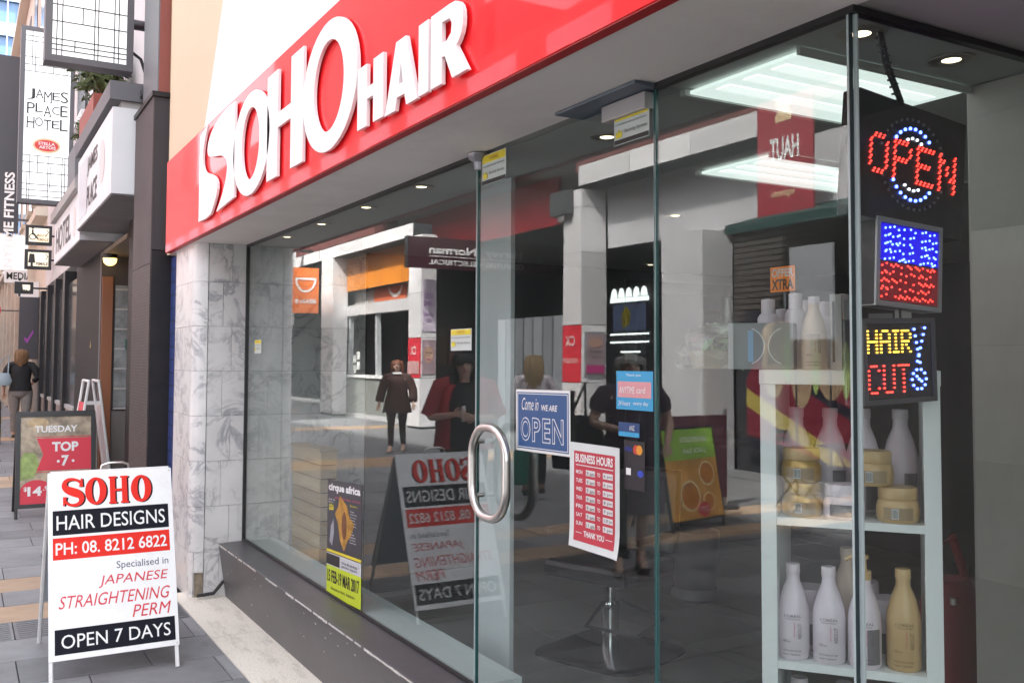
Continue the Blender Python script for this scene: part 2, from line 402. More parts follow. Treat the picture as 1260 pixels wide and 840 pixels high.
# interior floor
fl = struct('salon_floor')
MB().box(-6.66, .6, .08, 5.2, -.06, -.012).build('screed', ground_m, fl)
ftile = mat('floor_tile', (.20, .19, .175), .32, var=.15, vscale=2, rvar=True, dirt=.2)
for i in range(9):
    for j in range(9):
        x0, y0 = -6.64+i*.6, .1+j*.6
        if x0 < -1.5: piece('tile', ftile, x0+.003, x0+.597, y0+.003, y0+.597, -.03, 0, fl)
# marble column with rounded front edge, made of tiles
colm = thing('marble_column', 'rounded corner column clad in veined white marble tiles beside the shop window', 'column')
MB().box(-7.30, -6.68, -.31, .88, 0, ZT).build('core', mat('column_core', (.3, .3, .3), .9), colm)
rows = [0.0]
while rows[-1] < ZT-.02: rows.append(min(rows[-1]+.305, ZT))
def wallpiece(pts, z0, z1, t):
    """tile following a plan polyline, thickness t outward to the left of travel"""
    mb = MB(); P = [V(p[0], p[1]) for p in pts]; n = []
    for i in range(len(P)):
        d = P[min(i+1, len(P)-1)]-P[max(i-1, 0)]; d /= np.linalg.norm(d); n.append(V(d[1], -d[0]))
    vs = []
    for p, q in zip(P, n):
        for z in (z0, z1): vs.append((p[0], p[1], z)); vs.append((p[0]+q[0]*t, p[1]+q[1]*t, z))
    N = len(P); fs = []
    for i in range(N-1):
        a, b = 4*i, 4*(i+1); fs += [(a+1, b+1, b+3, a+3), (a, a+2, b+2, b), (a+2, a+3, b+3, b+2), (a, b, b+1, a+1)]
    fs += [(0, 1, 3, 2), (4*N-4, 4*N-2, 4*N-1, 4*N-3)]
    return mb.add(vs, fs)
rad = .07; cxx, cyy = -6.66-rad, -.33+rad
arc = [(cxx+rad*math.sin(math.radians(a)), cyy-rad*math.cos(math.radians(a))) for a in range(0, 91, 15)]
for i in range(len(rows)-1):
    z0, z1 = rows[i]+.0012, rows[i+1]-.0012; e = .0012
    if i == 0:   # broken corner piece leaves the bed showing
        wallpiece([(-7.30, -.33), (cxx-e, -.33)], z0, z1, .02).build('marble_tile', marble_m, colm)
        wallpiece(arc[:4], z0, z1, .02).build('marble_tile', marble_m, colm, True)
        wallpiece(arc[3:], z0+.17, z1, .02).build('marble_tile', marble_m, colm, True)
        wallpiece(arc[3:], z0, z0+.17, .004).build('tile_bed', mat('tile_mortar', (.33, .27, .2), .95, var=.4, vscale=30, bump=1), colm)
    else:
        wallpiece([(-7.30, -.33), (cxx-e, -.33)], z0, z1, .02).build('marble_tile', marble_m, colm)
        wallpiece(arc, z0, z1, .02).build('marble_tile', marble_m, colm, True)
    ys = [cyy+e, -.10, .02, .32, .62, .88] if i % 2 else [cyy+e, -.16, .02, .32, .62, .88]
    for a, b in zip(ys[:-1], ys[1:]):
        wallpiece([(-6.66, a+e), (-6.66, b-e)], z0, z1, .02).build('marble_tile', marble_m, colm)
MB().box(-7.775, -7.305, -.30, .2, 0, ZT).build('blue_strip', blue_tile, colm)
pipe = MB().tube([(-6.60, -.31, .03), (-6.60, -.2, .035), (-6.61, -.14, .10), (-6.61, -.03, .16)], .012, 8).build('conduit', mat('black_rubber', (.02, .02, .02), .6))
tag(pipe, 'black cable conduit running low round the foot of the marble column', 'conduit')

# stall riser / sill under the shop window
sill = thing('window_sill', 'charcoal painted low sill wall with chipped edges under the shop window', 'sill')
MB().add([(-6.60, -.12, 0), (-3.2, -.12, 0), (-3.2, -.175, .365), (-6.60, -.175, .365), (-6.60, .06, 0), (-3.2, .06, 0), (-3.2, .06, .372), (-6.60, .06, .372)],
         [(0, 1, 2, 3), (3, 2, 6, 7), (4, 7, 6, 5), (0, 3, 7, 4), (1, 5, 6, 2)]).build('sill_block', charcoal, sill, bevel=.006)
MB().box(-6.60, -3.22, -.012, -.003, .372, .384).build('glazing_bead', black, sill)
MB().box(-6.62, -3.22, .02, .20, .30, .378).build('inner_ledge', mat('ledge_white', (.62, .66, .65), .5, var=.1, vscale=5), sill)
cb = MB(); x = -6.58
while x < -3.2:
    l = rnd.uniform(.02, .22)
    if rnd.random() < .82:
        h = rnd.uniform(.002, .007); pts = [(0, -.004)]
        m_ = max(3, int(l/.012))
        for q in range(m_+1): pts.append((l*q/m_, -.004-h*rnd.uniform(.3, 1)))
        pts.append((l, -.004)); pts2 = [(p[0], p[1]) for p in pts]
        top = [(l*q/m_, .001+h*.5*rnd.random()) for q in range(m_, -1, -1)]
        cb.prism(pts2[1:-1]+top, (x, -.1765, .361), (1, 0, 0), (0, .148*0, 1), .0012)
    x += l+rnd.uniform(0, .04)
for q in range(26):
    x, zz = rnd.uniform(-6.5, -3.4), rnd.uniform(.05, .33)
    l, h = rnd.uniform(.004, .03), rnd.uniform(.001, .004); yy = -.12-.055*zz/.365-.0014
    cb.prism([(0, 0), (l*.5, -h), (l, -h*.3), (l*.7, h), (l*.2, h*.6)], (x, yy, zz), (1, 0, 0), (0, -.148, .99), .0008)
cb.build('paint_chips', chip, sill, kind='stuff')

# shop glass, each pane a thing's part
sf = thing('shopfront_glazing', 'frameless clear glass shopfront of tall panes under the red fascia', 'shop window')
def pane(name, x0, x1, z0, z1, y0=-.002, y1=.002, par=sf):
    p = MB().box(x0, x1, y0, y1, z0, z1).build(name, glass_m, par); return p
p1 = pane('pane', GX0, -3.232, .372, ZT-.004)
MB().box(-3.2315, -3.2265, -.0055, .0055, .372, ZT-.004).build('edge', edge_light, p1)
p2 = pane('pane', -2.135, GX1-.014, .02, ZT-.004)
MB().box(-2.1395, -2.1355, -.0055, .0055, .02, ZT-.004).build('edge', edge_m, p2)
MB().box(GX1-.0135, GX1-.0078, -.0055, .0055, .02, ZT-.004).build('edge', edge_light, p2)
p3 = MB().box(GX1-.002, GX1+.002, .012, .80, .02, ZT-.004).build('pane', glass_m, sf)
MB().box(GX1-.0055, GX1+.0055, .0065, .0115, .02, ZT-.004).build('edge', edge_light, p3)
MB().box(GX1-.0075, GX1-.0055, -.005, .006, .02, ZT-.004).build('corner_seal', mat('silicone', (.02, .035, .04), .5), sf)
MB().box(GX0, -3.235, -.012, .012, ZT-.016, ZT).build('head_channel', black, sf)
MB().box(-2.14, GX1+.012, -.012, .012, ZT-.016, ZT).build('head_channel', black, sf)
MB().box(GX1-.012, GX1+.012, .012, .80, ZT-.016, ZT).build('head_channel', black, sf)
MB().box(GX0-.006, GX0+.010, -.012, .012, .365, ZT).build('side_channel', black, sf)
# door
door = thing('glass_door', 'frameless glass entrance door with a long steel loop handle', 'door')
dp = pane('pane', -3.215, -2.145, .012, ZT-.02, par=door)
MB().box(-3.2205, -3.2155, -.0055, .0055, .012, ZT-.02).build('edge', edge_m, dp)
MB().box(-2.1445, -2.1415, -.0055, .0055, .012, ZT-.02).build('edge', edge_m, dp)
hp = []
hx0, hx1, hz0, hz1, hr = -3.160, -2.905, 1.035, 1.36, .11
for cx_, cz_, a0 in ((hx1-hr, hz1-hr, 0), (hx0+hr, hz1-hr, 90), (hx0+hr, hz0+hr, 180), (hx1-hr, hz0+hr, 270)):
    for a in range(0, 91, 10):
        q = math.radians(a0+a); hp.append((cx_+hr*math.cos(q), -.055, cz_+hr*math.sin(q)))
hp.append(hp[0])
hd = MB().tube(hp, .016, 14, cap=False).build('handle', steel, door, True)
hb = MB()
for zz in (1.10, 1.30):
    hb.tube([(hx0, -.055, zz), (hx0, -.006, zz)], .009, 10)
hb.build('standoff', steel, hd, True)
pf = MB().lathe((-3.215, -.0, 2.335), [(0.0, 0), (.02, 0), (.024, .03), (.045, .045), (.05, .06), (0, .06)], 16).build('pivot_cap', mat('pivot_metal', (.30, .30, .32), .35, .9), door, True)
MB().box(-2.38, -2.165, -.022, .022, 2.335, 2.385).build('patch_fitting', mat('patch_metal', (.46, .44, .44), .4, .3), door, bevel=.003)
cl = MB().box(-2.55, -2.13, -.085, .03, ZT-.012, ZT-.002).build('closer_plate', mat('closer_blue_grey', (.13, .16, .20), .5), bevel=.003)
tag(cl, 'blue grey door closer cover plate under the soffit above the door', 'door closer')

# fascia
fa = thing('shop_fascia', 'glossy red fascia sign band over the hair salon with raised white letters', 'sign')
FX0, FX1, FY, FZ0, FZ1 = -7.44, 2.4, -.405, 2.40, 3.08
MB().box(FX0, FX1, FY, FY+.04, FZ0, FZ1).build('face_panel', red_gloss, fa, bevel=.002)
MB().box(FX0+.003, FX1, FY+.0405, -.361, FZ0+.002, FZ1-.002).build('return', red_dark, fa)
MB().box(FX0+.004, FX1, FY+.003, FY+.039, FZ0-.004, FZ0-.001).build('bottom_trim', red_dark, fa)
wp = MB().prism([(-6.25, 3.084), (.6, 3.084), (.6, 6), (-4.33, 6), (-5.79, 3.78)], (0, -.362, 0), (1, 0, 0), (0, 0, 1), .03)
tag(wp.build('white_sign_panel', wpanel), 'large white sign panel with slanting left edge above the red fascia', 'sign panel')
LY = FY-.009
FP = Panel((0, LY, 0), (1, 0, 0), (0, 0, 1), fa)
LT = .014
def letter(name, polys=(), rings=()):
    mb = MB()
    for p in polys: mb.prism(p, (0, LY, 0), (1, 0, 0), (0, 0, 1), LT)
    for r_ in rings: ring_prism(mb, FP, *r_, LT, LT, 40)
    return mb.build(name, letter_m, fa, bevel=0)
def bez(pts, n=8):
    out = []
    for i in range(0, len(pts)-1, 3):
        p = [V(q) for q in pts[i:i+4]]
        for k in range(n+(i+4 >= len(pts))):
            t = k/n; out.append(tuple(p[0]*(1-t)**3+3*p[1]*t*(1-t)**2+3*p[2]*t*t*(1-t)+p[3]*t**3))
    return out
def keyhole(outer, hole):
    best = min(((math.dist(o, h), i, j) for i, o in enumerate(outer) for j, h in enumerate(hole)))
    _, i, j = best
    return outer[:i+1]+[hole[(j-k) % len(hole)] for k in range(len(hole)+1)]+outer[i:]
# stylised S: two interlocking swooshes
s1 = [(-6.20, 2.475)]+bez([(-6.20, 3.02), (-6.20, 3.02), (-6.05, 3.05), (-5.98, 3.05), (-6.16, 2.90), (-6.16, 2.80), (-5.98, 2.75), (-5.66, 2.69), (-5.60, 2.62), (-5.86, 2.48)])+[(-6.0, 2.47)]
s2 = [(-5.30, 2.50)]+[(-5.31, 3.04)]+bez([(-5.42, 3.045), (-5.70, 3.05), (-5.98, 2.99), (-5.98, 2.89), (-5.98, 2.80), (-5.66, 2.84), (-5.50, 2.75), (-5.42, 2.70), (-5.50, 2.58), (-5.72, 2.475)])
letter('letter', [s1, s2])
letter('letter', rings=[(-4.97, 2.735, (.36, .272), (.175, .19))])
letter('letter', [[(-4.655, 2.48), (-4.475, 2.48), (-4.475, 2.715), (-4.265, 2.715), (-4.265, 2.48), (-4.085, 2.48), (-4.085, 3.0), (-4.265, 3.0), (-4.265, 2.785), (-4.475, 2.785), (-4.475, 3.0), (-4.655, 3.0)]])
letter('letter', rings=[(-3.75, 2.735, (.335, .272), (.185, .19))])
letter('letter', [[(-3.41, 2.475), (-3.315, 2.475), (-3.315, 2.575), (-3.25, 2.575), (-3.25, 2.475), (-3.155, 2.475), (-3.155, 2.71), (-3.25, 2.71), (-3.25, 2.62), (-3.315, 2.62), (-3.315, 2.71), (-3.41, 2.71)]])
letter('letter', [keyhole([(-3.135, 2.47), (-3.045, 2.47), (-3.03, 2.512), (-2.965, 2.512), (-2.95, 2.47), (-2.86, 2.47), (-2.955, 2.71), (-3.04, 2.71)], [(-3.015, 2.555), (-2.98, 2.555), (-2.9975, 2.63)])])
letter('letter', [[(-2.85, 2.472), (-2.775, 2.472), (-2.775, 2.71), (-2.85, 2.71)]])
letter('letter', [keyhole([(-2.755, 2.472), (-2.675, 2.472), (-2.675, 2.558), (-2.652, 2.553), (-2.60, 2.472), (-2.498, 2.472), (-2.575, 2.566), (-2.555, 2.578), (-2.54, 2.595), (-2.531, 2.615), (-2.528, 2.64), (-2.531, 2.663), (-2.541, 2.683), (-2.558, 2.698), (-2.582, 2.707), (-2.62, 2.71), (-2.755, 2.71)], [(-2.675, 2.60), (-2.64, 2.60), (-2.61, 2.615), (-2.605, 2.645), (-2.62, 2.665), (-2.675, 2.668)])])
# ------------------------------------------------------------------ stickers and paper signs on the glass
GP = -.0040   # print sits just in front of the pane
pap = mat('paper_white', (.78, .78, .76), .5)
txt_k = mat('print_black', (.02, .02, .02), .5)
txt_w = mat('print_white', (.80, .80, .80), .5)
y_ink = mat('print_yellow', (.75, .62, .03), .5)
def sticker(name, label, cat, x0, z0, x1, z1, m, group=None, y=GP):
    t = thing(name, label, cat, group); P = Panel((x0, y, z0), (1, 0, 0), (0, 0, 1), t)
    P.rect('sheet', 0, 0, x1-x0, z1-z0, 0, m); P.w, P.h = x1-x0, z1-z0; P.t = t; return P
for (x0, z0, x1, z1, lab, bk) in ((-3.188, 2.268, -3.004, 2.383, 'yellow and white safety notice high on the glass beside the door hinge cap', 1),
                              (-3.448, 1.641, -3.268, 1.727, 'yellow and white safety notice at head height left of the door edge', 0),
                              (-2.337, 2.256, -2.166, 2.358, 'yellow and white safety notice under the metal patch fitting of the door', 1),
                              (-6.40, 1.645, -6.24, 1.735, 'small yellow and white notice on the glass near the marble column', 0)):
    P = sticker('safety_sticker', lab, 'sticker', x0, z0, x1, z1, mat('sticker_pale', (.55, .60, .58), .5), 'yellow safety stickers on the glass')
    w_, h_ = P.w, P.h
    P.rect('band', .004, h_*.72, w_-.004, h_-.003, .0012, y_ink)
    if bk: P.rect('band', .002, .002, w_-.002, h_*.15, .0012, txt_k)
    P.text('lettering', [('WARNING', w_*.3, h_*.79, w_*.7, h_*.92)], .0022, mat('amber_ink', (.5, .25, .02), .5))
    P.text('lettering', [('Security Service', w_*.32, h_*.28, w_*.94, h_*.42), ('monitored premises', w_*.06, h_*.56, w_*.94, h_*.64)], .0022, txt_k)
    P.poly('emblem', [(w_*.06, h_*.2), (w_*.24, h_*.2), (w_*.24, h_*.42), (w_*.19, h_*.34), (w_*.15, h_*.46), (w_*.11, h_*.34), (w_*.06, h_*.42)], .0022, y_ink)
# come in we are open
blue_i = mat('blue_print', (.02, .085, .24), .4)
t = thing('open_sign', 'blue and white hanging placard reading Come in we are OPEN on the glass door', 'sign')
P = Panel((-2.912, -.010, 1.288), (1, 0, .012), (-.012, 0, 1), t)
P.rect('sheet', 0, 0, .345, .213, 0, pap)
P.rect('field', .009, .009, .336, .204, .001, blue_i)
for a in ((.013, .013, .332, .0155), (.013, .1975, .332, .2), (.013, .013, .0155, .2), (.3295, .013, .332, .2)): P.rect('rule', *a, .0018, txt_w)
P.text('lettering', [('Come in', .040, .142, .150, .185), ('WE ARE', .168, .143, .268, .163, .02)], .0022, txt_w, shear=.18)
P.text('lettering', [('O', .035, .035, .100, .118, .035), ('P', .112, .035, .165, .118, .035), ('E', .178, .035, .228, .118, .035), ('N', .240, .035, .308, .118, .035)], .0018, txt_w)
P.text('lettering', [('O', .0385, .0385, .0965, .1145, .0), ('P', .1155, .0385, .1615, .1145, .0), ('E', .1815, .0385, .2245, .1145, .0), ('N', .2435, .0385, .3045, .1145, .0)], .0026, blue_i)
# business hours, paper curling off the glass at the bottom
t = thing('hours_sign', 'curling red and white paper BUSINESS HOURS list taped to the glass door', 'sign')
HX0, HX1, HZ0, HZ1 = -2.574, -2.298, 1.012, 1.342
def curl(x, z):
    q = max(0, (1.10-z)/.09); r_ = max(0, (x+2.36)/.06)
    return -.008-.012*q*q*(.4+.6*(x-HX0)/.276)-.006*r_*r_
def curled(name, x0, x1, z0, z1, lift, m, nx=10, nz=14):
    vs, fs = [], []
    for j in range(nz+1):
        for i in range(nx+1):
            x, z = x0+(x1-x0)*i/nx, z0+(z1-z0)*j/nz; vs.append((x, curl(x, z)-lift, z))
    for j in range(nz):
        for i in range(nx): a = j*(nx+1)+i; fs.append((a, a+1, a+nx+2, a+nx+1))
    b = MB().add(vs, fs); vs2 = [(p[0], p[1]+.0004, p[2]) for p in vs]
    b.add(vs2, [f[::-1] for f in fs]); return b.build(name, m, t, True)
curled('sheet', HX0, HX1, HZ0, HZ1, 0, mat('hours_paper', (.66, .70, .69), .5))
curled('field', HX0+.026, HX1-.028, HZ0+.022, HZ1-.026, .0008, mat('hours_red', (.50, .035, .06), .5))
def ctext(items, lift, m, name='lettering'):
    b = MB()
    for st, x0, z0, x1, z1, bo in items:
        vs, fs, _ = glyphs(st, bo)
        b.add([(x0+(x1-x0)*q[0], curl(x0+(x1-x0)*q[0], z0+(z1-z0)*q[1])-lift, z0+(z1-z0)*q[1]) for q in vs], fs)
    b.build(name, m, t)
X = lambda f: HX0+.276*f
ctext([('BUSINESS HOURS', X(.13), 1.281, X(.86), 1.308, .03), ('THANK YOU', X(.30), 1.052, X(.70), 1.07, .03)], .0018, txt_w)
bb = MB()
for st, i in zip(('MON', 'TUES', 'WED', 'THUR', 'FRI', 'SAT', 'SUN'), range(7)):
    z = 1.245-i*.0268
    ctext([(st, X(.14), z, X(.27), z+.012, .02), ('TO', X(.56), z, X(.62), z+.012, .02)], .0018, txt_w)
    for a, b_ in ((.34, .52), (.67, .86)):
        x0, x1 = X(a), X(b_); bb.add([(x0, curl(x0, z)-.0018, z-.003), (x1, curl(x1, z)-.0018, z-.003), (x1, curl(x1, z)-.0018, z+.015), (x0, curl(x0, z)-.0018, z+.015)], [(0, 1, 2, 3)])
    ctext([('9 am' if i < 6 else '11 am', X(.36), z-.001, X(.51), z+.011, .0), (('6 pm', '6 pm', '6 pm', '8 pm', '9 pm', '5.30 pm', '5 pm')[i], X(.69), z-.001, X(.85), z+.011, .0)], .0028, txt_k)
bb.add([(X(.14), curl(X(.14), 1.272)-.0018, 1.271), (X(.87), curl(X(.87), 1.272)-.0018, 1.271), (X(.87), curl(X(.87), 1.272)-.0018, 1.274), (X(.14), curl(X(.14), 1.272)-.0018, 1.274)], [(0, 1, 2, 3)])
for a, b_ in ((.14, .27), (.73, .86)): bb.add([(X(a), curl(X(a), 1.06)-.0018, 1.0595), (X(b_), curl(X(b_), 1.06)-.0018, 1.0595), (X(b_), curl(X(b_), 1.06)-.0018, 1.062), (X(a), curl(X(a), 1.06)-.0018, 1.062)], [(0, 1, 2, 3)])
bb.build('field_boxes', mat('hours_box', (.70, .68, .68), .5), t)
# cards accepted stickers
P = sticker('card_sticker', 'square light blue and pink card payment sticker at the right edge of the door', 'sticker', -2.327, 1.458, -2.152, 1.572, mat('cyan_print', (.03, .33, .60), .4))
P.rect('field', .008, .036, .167, .083, .001, mat('pink_print', (.66, .30, .32), .4))
P.text('lettering', [('ANYTIME', .016, .048, .09, .068), ('card', .10, .05, .14, .068), ('Thank you', .05, .097, .12, .106), ('24 hours', .012, .012, .07, .026), ('every day', .085, .012, .155, .026)], .002, txt_w, shear=.1)
P = sticker('bank_sticker', 'dark blue card sticker with a cyan base strip below the pink and blue one', 'sticker', -2.316, 1.378, -2.215, 1.42, mat('deep_blue_print', (.01, .05, .17), .4))
P.rect('band', .001, .001, .1, .014, .001, mat('cyan_print', (.03, .33, .60), .4)); P.text('lettering', [('ANZ', .055, .02, .08, .034)], .002, txt_w)
P = sticker('card_logo_sticker', 'black sticker with red and orange overlapping circles low on the door edge', 'sticker', -2.290, 1.225, -2.19, 1.368, mat('card_black', (.012, .012, .02), .4))
P.poly('logo', ell(.060, .118, .014, .014), .001, mat('logo_red', (.5, .05, .03), .5)); P.poly('logo', ell(.076, .118, .014, .014), .0018, mat('logo_orange', (.7, .3, .03), .5))
P.text('lettering', [('VISA', .004, .111, .04, .125)], .001, mat('logo_blue', (.02, .06, .45), .5), shear=.2)
P.rect('logo', .012, .042, .034, .062, .001, txt_w); P.poly('logo', ell(.08, .05, .014, .01), .001, mat('logo_blue', (.02, .06, .45), .5))
# festival poster
t = thing('festival_poster', 'black festival poster with orange figure and lime green date strip in the shop window', 'poster')
P = Panel((-4.905, GP, .368), (1, 0, .05), (-.0, 0, 1), t); W_, H_ = .50, .60
P.rect('sheet', 0, 0, W_, H_, 0, mat('poster_dark', (.035, .035, .045), .35))
P.rect('field', 0, 0, W_, .155, .001, mat('lime_print', (.55, .66, .03), .5))
P.rect('field', .0, .155, W_, .22, .001, mat('poster_grey', (.55, .56, .58), .5))
P.rect('field', .0, .16, .2, .215, .002, txt_k)
P.rect('band', 0, .225, W_, .238, .001, y_ink)
blob = [(.20, .30), (.17, .38), (.12, .43), (.17, .47), (.19, .53), (.25, .50), (.30, .48), (.33, .43), (.40, .40), (.36, .34), (.31, .31), (.26, .25)]
P.poly('picture', blob, .001, mat('poster_orange', (.62, .32, .05), .5, var=.6, vscale=18))
P.poly('picture', ell(.26, .38, .035, .07), .002, mat('poster_face', (.22, .08, .03), .5, var=.5, vscale=30))
P.poly('picture', [(.08, .26), (.11, .33), (.10, .40), (.06, .36), (.04, .28)], .001, mat('poster_grey2', (.3, .3, .34), .5))
P.text('lettering', [('cirque africa', .02, .535, .48, .585, .04)], .001, txt_w)
P.text('lettering', [('the ultimate circus', .12, .508, .48, .52)], .001, mat('poster_pink', (.6, .1, .2), .5))
P.text('lettering', [('$26', .03, .44, .10, .475, .03), ('Bonython', .34, .48, .44, .492)], .001, y_ink)
P.text('lettering', [(q, .34, .455-k*.014, .34+.02*len(q)**.7, .463-k*.014) for k, q in enumerate(('Tues', 'Wednesday', 'Thursday', 'Friday', 'Saturday', 'and more', '', 'Sun', 'shows', 'matinee', 'at park', 'bookings')) if q]+[('under the', .02, .495, .12, .505), ('big top', .02, .48, .09, .49)], .001, txt_w)
P.text('lettering', [('15 FEB-19 MAR 2017', .02, .07, .48, .135, .02), ('Bonython Park, Adelaide', .08, .03, .42, .05), ('tickets', .23, .185, .45, .2), ('gates open', .23, .165, .45, .178)], .0028, txt_k)

# ------------------------------------------------------------------ A-boards
def stroke_poly(mb, P, pts, w, l, t):
    for a, b in zip(pts[:-1], pts[1:]):
        a, b = V(a), V(b); d = (b-a)/np.linalg.norm(b-a); n = V(-d[1], d[0])*w/2
        mb.prism([tuple(a-n), tuple(b-n), tuple(b+n), tuple(a+n)], P.pt(0, 0, l-t), P.ex, P.ey, t)
def soho(P, x0, y0, x1, y1, l, m):
    """heavy slab-serif SOHO"""
    mb = MB(); W_ = (x1-x0); H = y1-y0; cw = W_/4
    T = .0007
    for k in (1, 3):
        cx_ = x0+cw*(k+.5)-(.004 if k == 1 else 0); ring_prism(mb, P, cx_, y0+H/2, (cw*.47, H/2), (cw*.17, H*.40), l, T, 30)
    hx = x0+cw*2+.004; hw = cw*.88
    # H as one outline with serifs
    a, b, s_, q = hx, hx+hw, hw*.40, .07*H
    mb.prism([(a, y0), (a+s_, y0), (a+s_, y0+q), (a+s_-.07*hw, y0+q), (a+s_-.07*hw, y0+H*.45), (b-s_+.07*hw, y0+H*.45), (b-s_+.07*hw, y0+q), (b-s_, y0+q), (b-s_, y0), (b, y0), (b, y0+q), (b-.06*hw, y0+q), (b-.06*hw, y0+H-q), (b, y0+H-q), (b, y0+H), (b-s_, y0+H), (b-s_, y0+H-q), (b-s_+.07*hw, y0+H-q), (b-s_+.07*hw, y0+H*.54), (a+s_-.07*hw, y0+H*.54), (a+s_-.07*hw, y0+H-q), (a+s_, y0+H-q), (a+s_, y0+H), (a, y0+H), (a, y0+H-q), (a+.06*hw, y0+H-q), (a+.06*hw, y0+q), (a, y0+q)], P.pt(0, 0, l-T), P.ex, P.ey, T)
    # S from a thick-thin stroke
    cx_ = x0+cw*.48; rx = cw*.40
    path = bez([(cx_+rx*.9, y0+H*.70), (cx_+rx*.9, y0+H*1.02), (cx_-rx*1.05, y0+H*1.08), (cx_-rx*.95, y0+H*.74), (cx_-rx*.8, y0+H*.50), (cx_+rx*.85, y0+H*.52), (cx_+rx*.9, y0+H*.25), (cx_+rx*.9, y0-H*.08), (cx_-rx*1.0, y0-H*.02), (cx_-rx*.95, y0+H*.30)], 12)
    N = len(path); L_, R_ = [], []
    for i, p in enumerate(path):
        d = V(path[min(i+1, N-1)])-V(path[max(i-1, 0)]); d /= np.linalg.norm(d); n = V(-d[1], d[0]); f = i/(N-1)
        ww = cw*(.10+.30*math.exp(-((f-.5)/.16)**2)+.05*math.sin(f*math.pi*2)**2); L_.append(V(p)+n*ww/2); R_.append(V(p)-n*ww/2)
    vs = [P.pt(q[0], q[1], l) for q in L_]+[P.pt(q[0], q[1], l) for q in R_]
    mb.add(vs, [(i, i+1, N+i+1, N+i)[::-1] for i in range(N-1)])
    mb.prism([(cx_+rx*.62, y0+H*.68), (cx_+rx*1.08, y0+H*.68), (cx_+rx*1.0, y0+H*.99), (cx_+rx*.86, y0+H*.99)], P.pt(0, 0, l-T*.8), P.ex, P.ey, T)
    mb.prism([(cx_-rx*1.1, y0+H*.02), (cx_-rx*.95, y0+H*.02), (cx_-rx*.66, y0+H*.34), (cx_-rx*1.1, y0+H*.34)], P.pt(0, 0, l-T*.8), P.ex, P.ey, T)
    return mb.build('lettering', m, P.p)
def aboard_frame(root, xb, xt, xr, y0, y1, H, m, leg=.022, ztop=None):
    """front panel plane from (xb,0.1) up to (xt,H); rear frame foot at xr"""
    hx = xt; d = V(xt-xb, 0, H-.10); d /= np.linalg.norm(d)
    foot = V(xb, 0, .10)-d*(.10/d[2])
    for yy in (y0, y1):
        MB().tube([foot+V(0, yy, 0), V(xt, yy, H)], leg/2, 6).build('leg', m, root)
        MB().tube([V(xr, yy, 0), V(xt-.02, yy, H-.005)], leg/2, 6).build('leg', m, root)
    MB().tube([V(xt, y0, H), V(xt, y1, H)], leg/2, 6).build('top_rail', m, root)
t = thing('sandwich_board', 'white sandwich board advertising hair designs, phone number and open 7 days', 'sandwich board')
BX, TX, BY0, BY1, BH = -5.265, -5.60, -1.300, -.678, .995
whitemetal = mat('white_metal', (.74, .74, .74), .4, dirt=.3, dscale=12)
d = V(TX-BX, 0, BH-.105); BL = np.linalg.norm(d)
aboard_frame(t, BX-.012, TX-.012, -6.06, BY0+.012, BY1-.012, BH, whitemetal)
P = Panel((BX, BY0, .105), (0, 1, 0), d, t); BW = BY1-BY0
MB().obox(P.pt(0, 0, -.006), P.ex*BW, P.ey*BL, P.n*.006).build('panel', board_white, t, bevel=.0015)
dr_ = V(-6.05+.04-TX, 0, -.82); dr_ /= np.linalg.norm(dr_)
MB().obox(V(TX-.045, BY0+.01, BH-.02), dr_*.82, (0, BW-.02, 0), np.cross(dr_, (0, 1, 0))*.005).build('rear_panel', mat('grey_back', (.42, .45, .50), .5), t)
MB().tube([(TX-.02, -1.04, BH), (TX-.02, -1.035, BH+.03), (TX-.02, -1.0, BH+.042), (TX-.02, -.93, BH+.042), (TX-.02, -.90, BH+.03), (TX-.02, -.895, BH)], .006, 8).build('handle', steel, t, True)
h = BL
soho_s = mat('navy_ink', (.015, .017, .03), .5)
soho(P, .075, h*.808, .525, h*.965, .0012, navy_ink); soho(P, .067, h*.811, .517, h*.968, .0022, red_ink)
P.rect('band', .022, h*.655, BW-.025, h*.790, .001, navy_ink)
P.rect('band', .022, h*.522, BW-.025, h*.640, .001, red_ink)
P.rect('band', .028, h*.030, BW-.018, h*.158, .001, navy_ink)
P.text('lettering', [('HAIR DESIGNS', .040, h*.682, .578, h*.762, .004)], .002, txt_w)
P.text('lettering', [('PH: 08. 8212 6822', .035, h*.547, .582, h*.614, .012)], .002, txt_w)
P.text('lettering', [('OPEN 7 DAYS', .058, h*.058, .580, h*.128, .002)], .002, txt_w)
P.text('lettering', [('Specialised in', .325, h*.437, .585, h*.488, .0)], .0012, mat('slate_ink', (.06, .07, .12), .5))
P.text('lettering', [('JAPANESE', .235, h*.352, .568, h*.418, .0)], .0012, mat('crimson_ink', (.62, .03, .05), .5), shear=.22)
P.text('lettering', [('STRAIGHTENING', .045, h*.262, .575, h*.328, .0)], .0012, mat('crimson_ink', (.62, .03, .05), .5), shear=.22)
P.text('lettering', [('PERM', .395, h*.178, .575, h*.243, .0)], .0012, mat('crimson_ink', (.62, .03, .05), .5), shear=.22)
rv = MB()
for a, b_ in ((.012, .012), (BW-.012, .012), (.012, h-.012), (BW-.012, h-.012)):
    o = P.pt(a, b_, .0); rv.prism(ell(0, 0, .005, .005, 10), o, P.ex, P.ey, .002)
rv.build('rivets', steel, t)
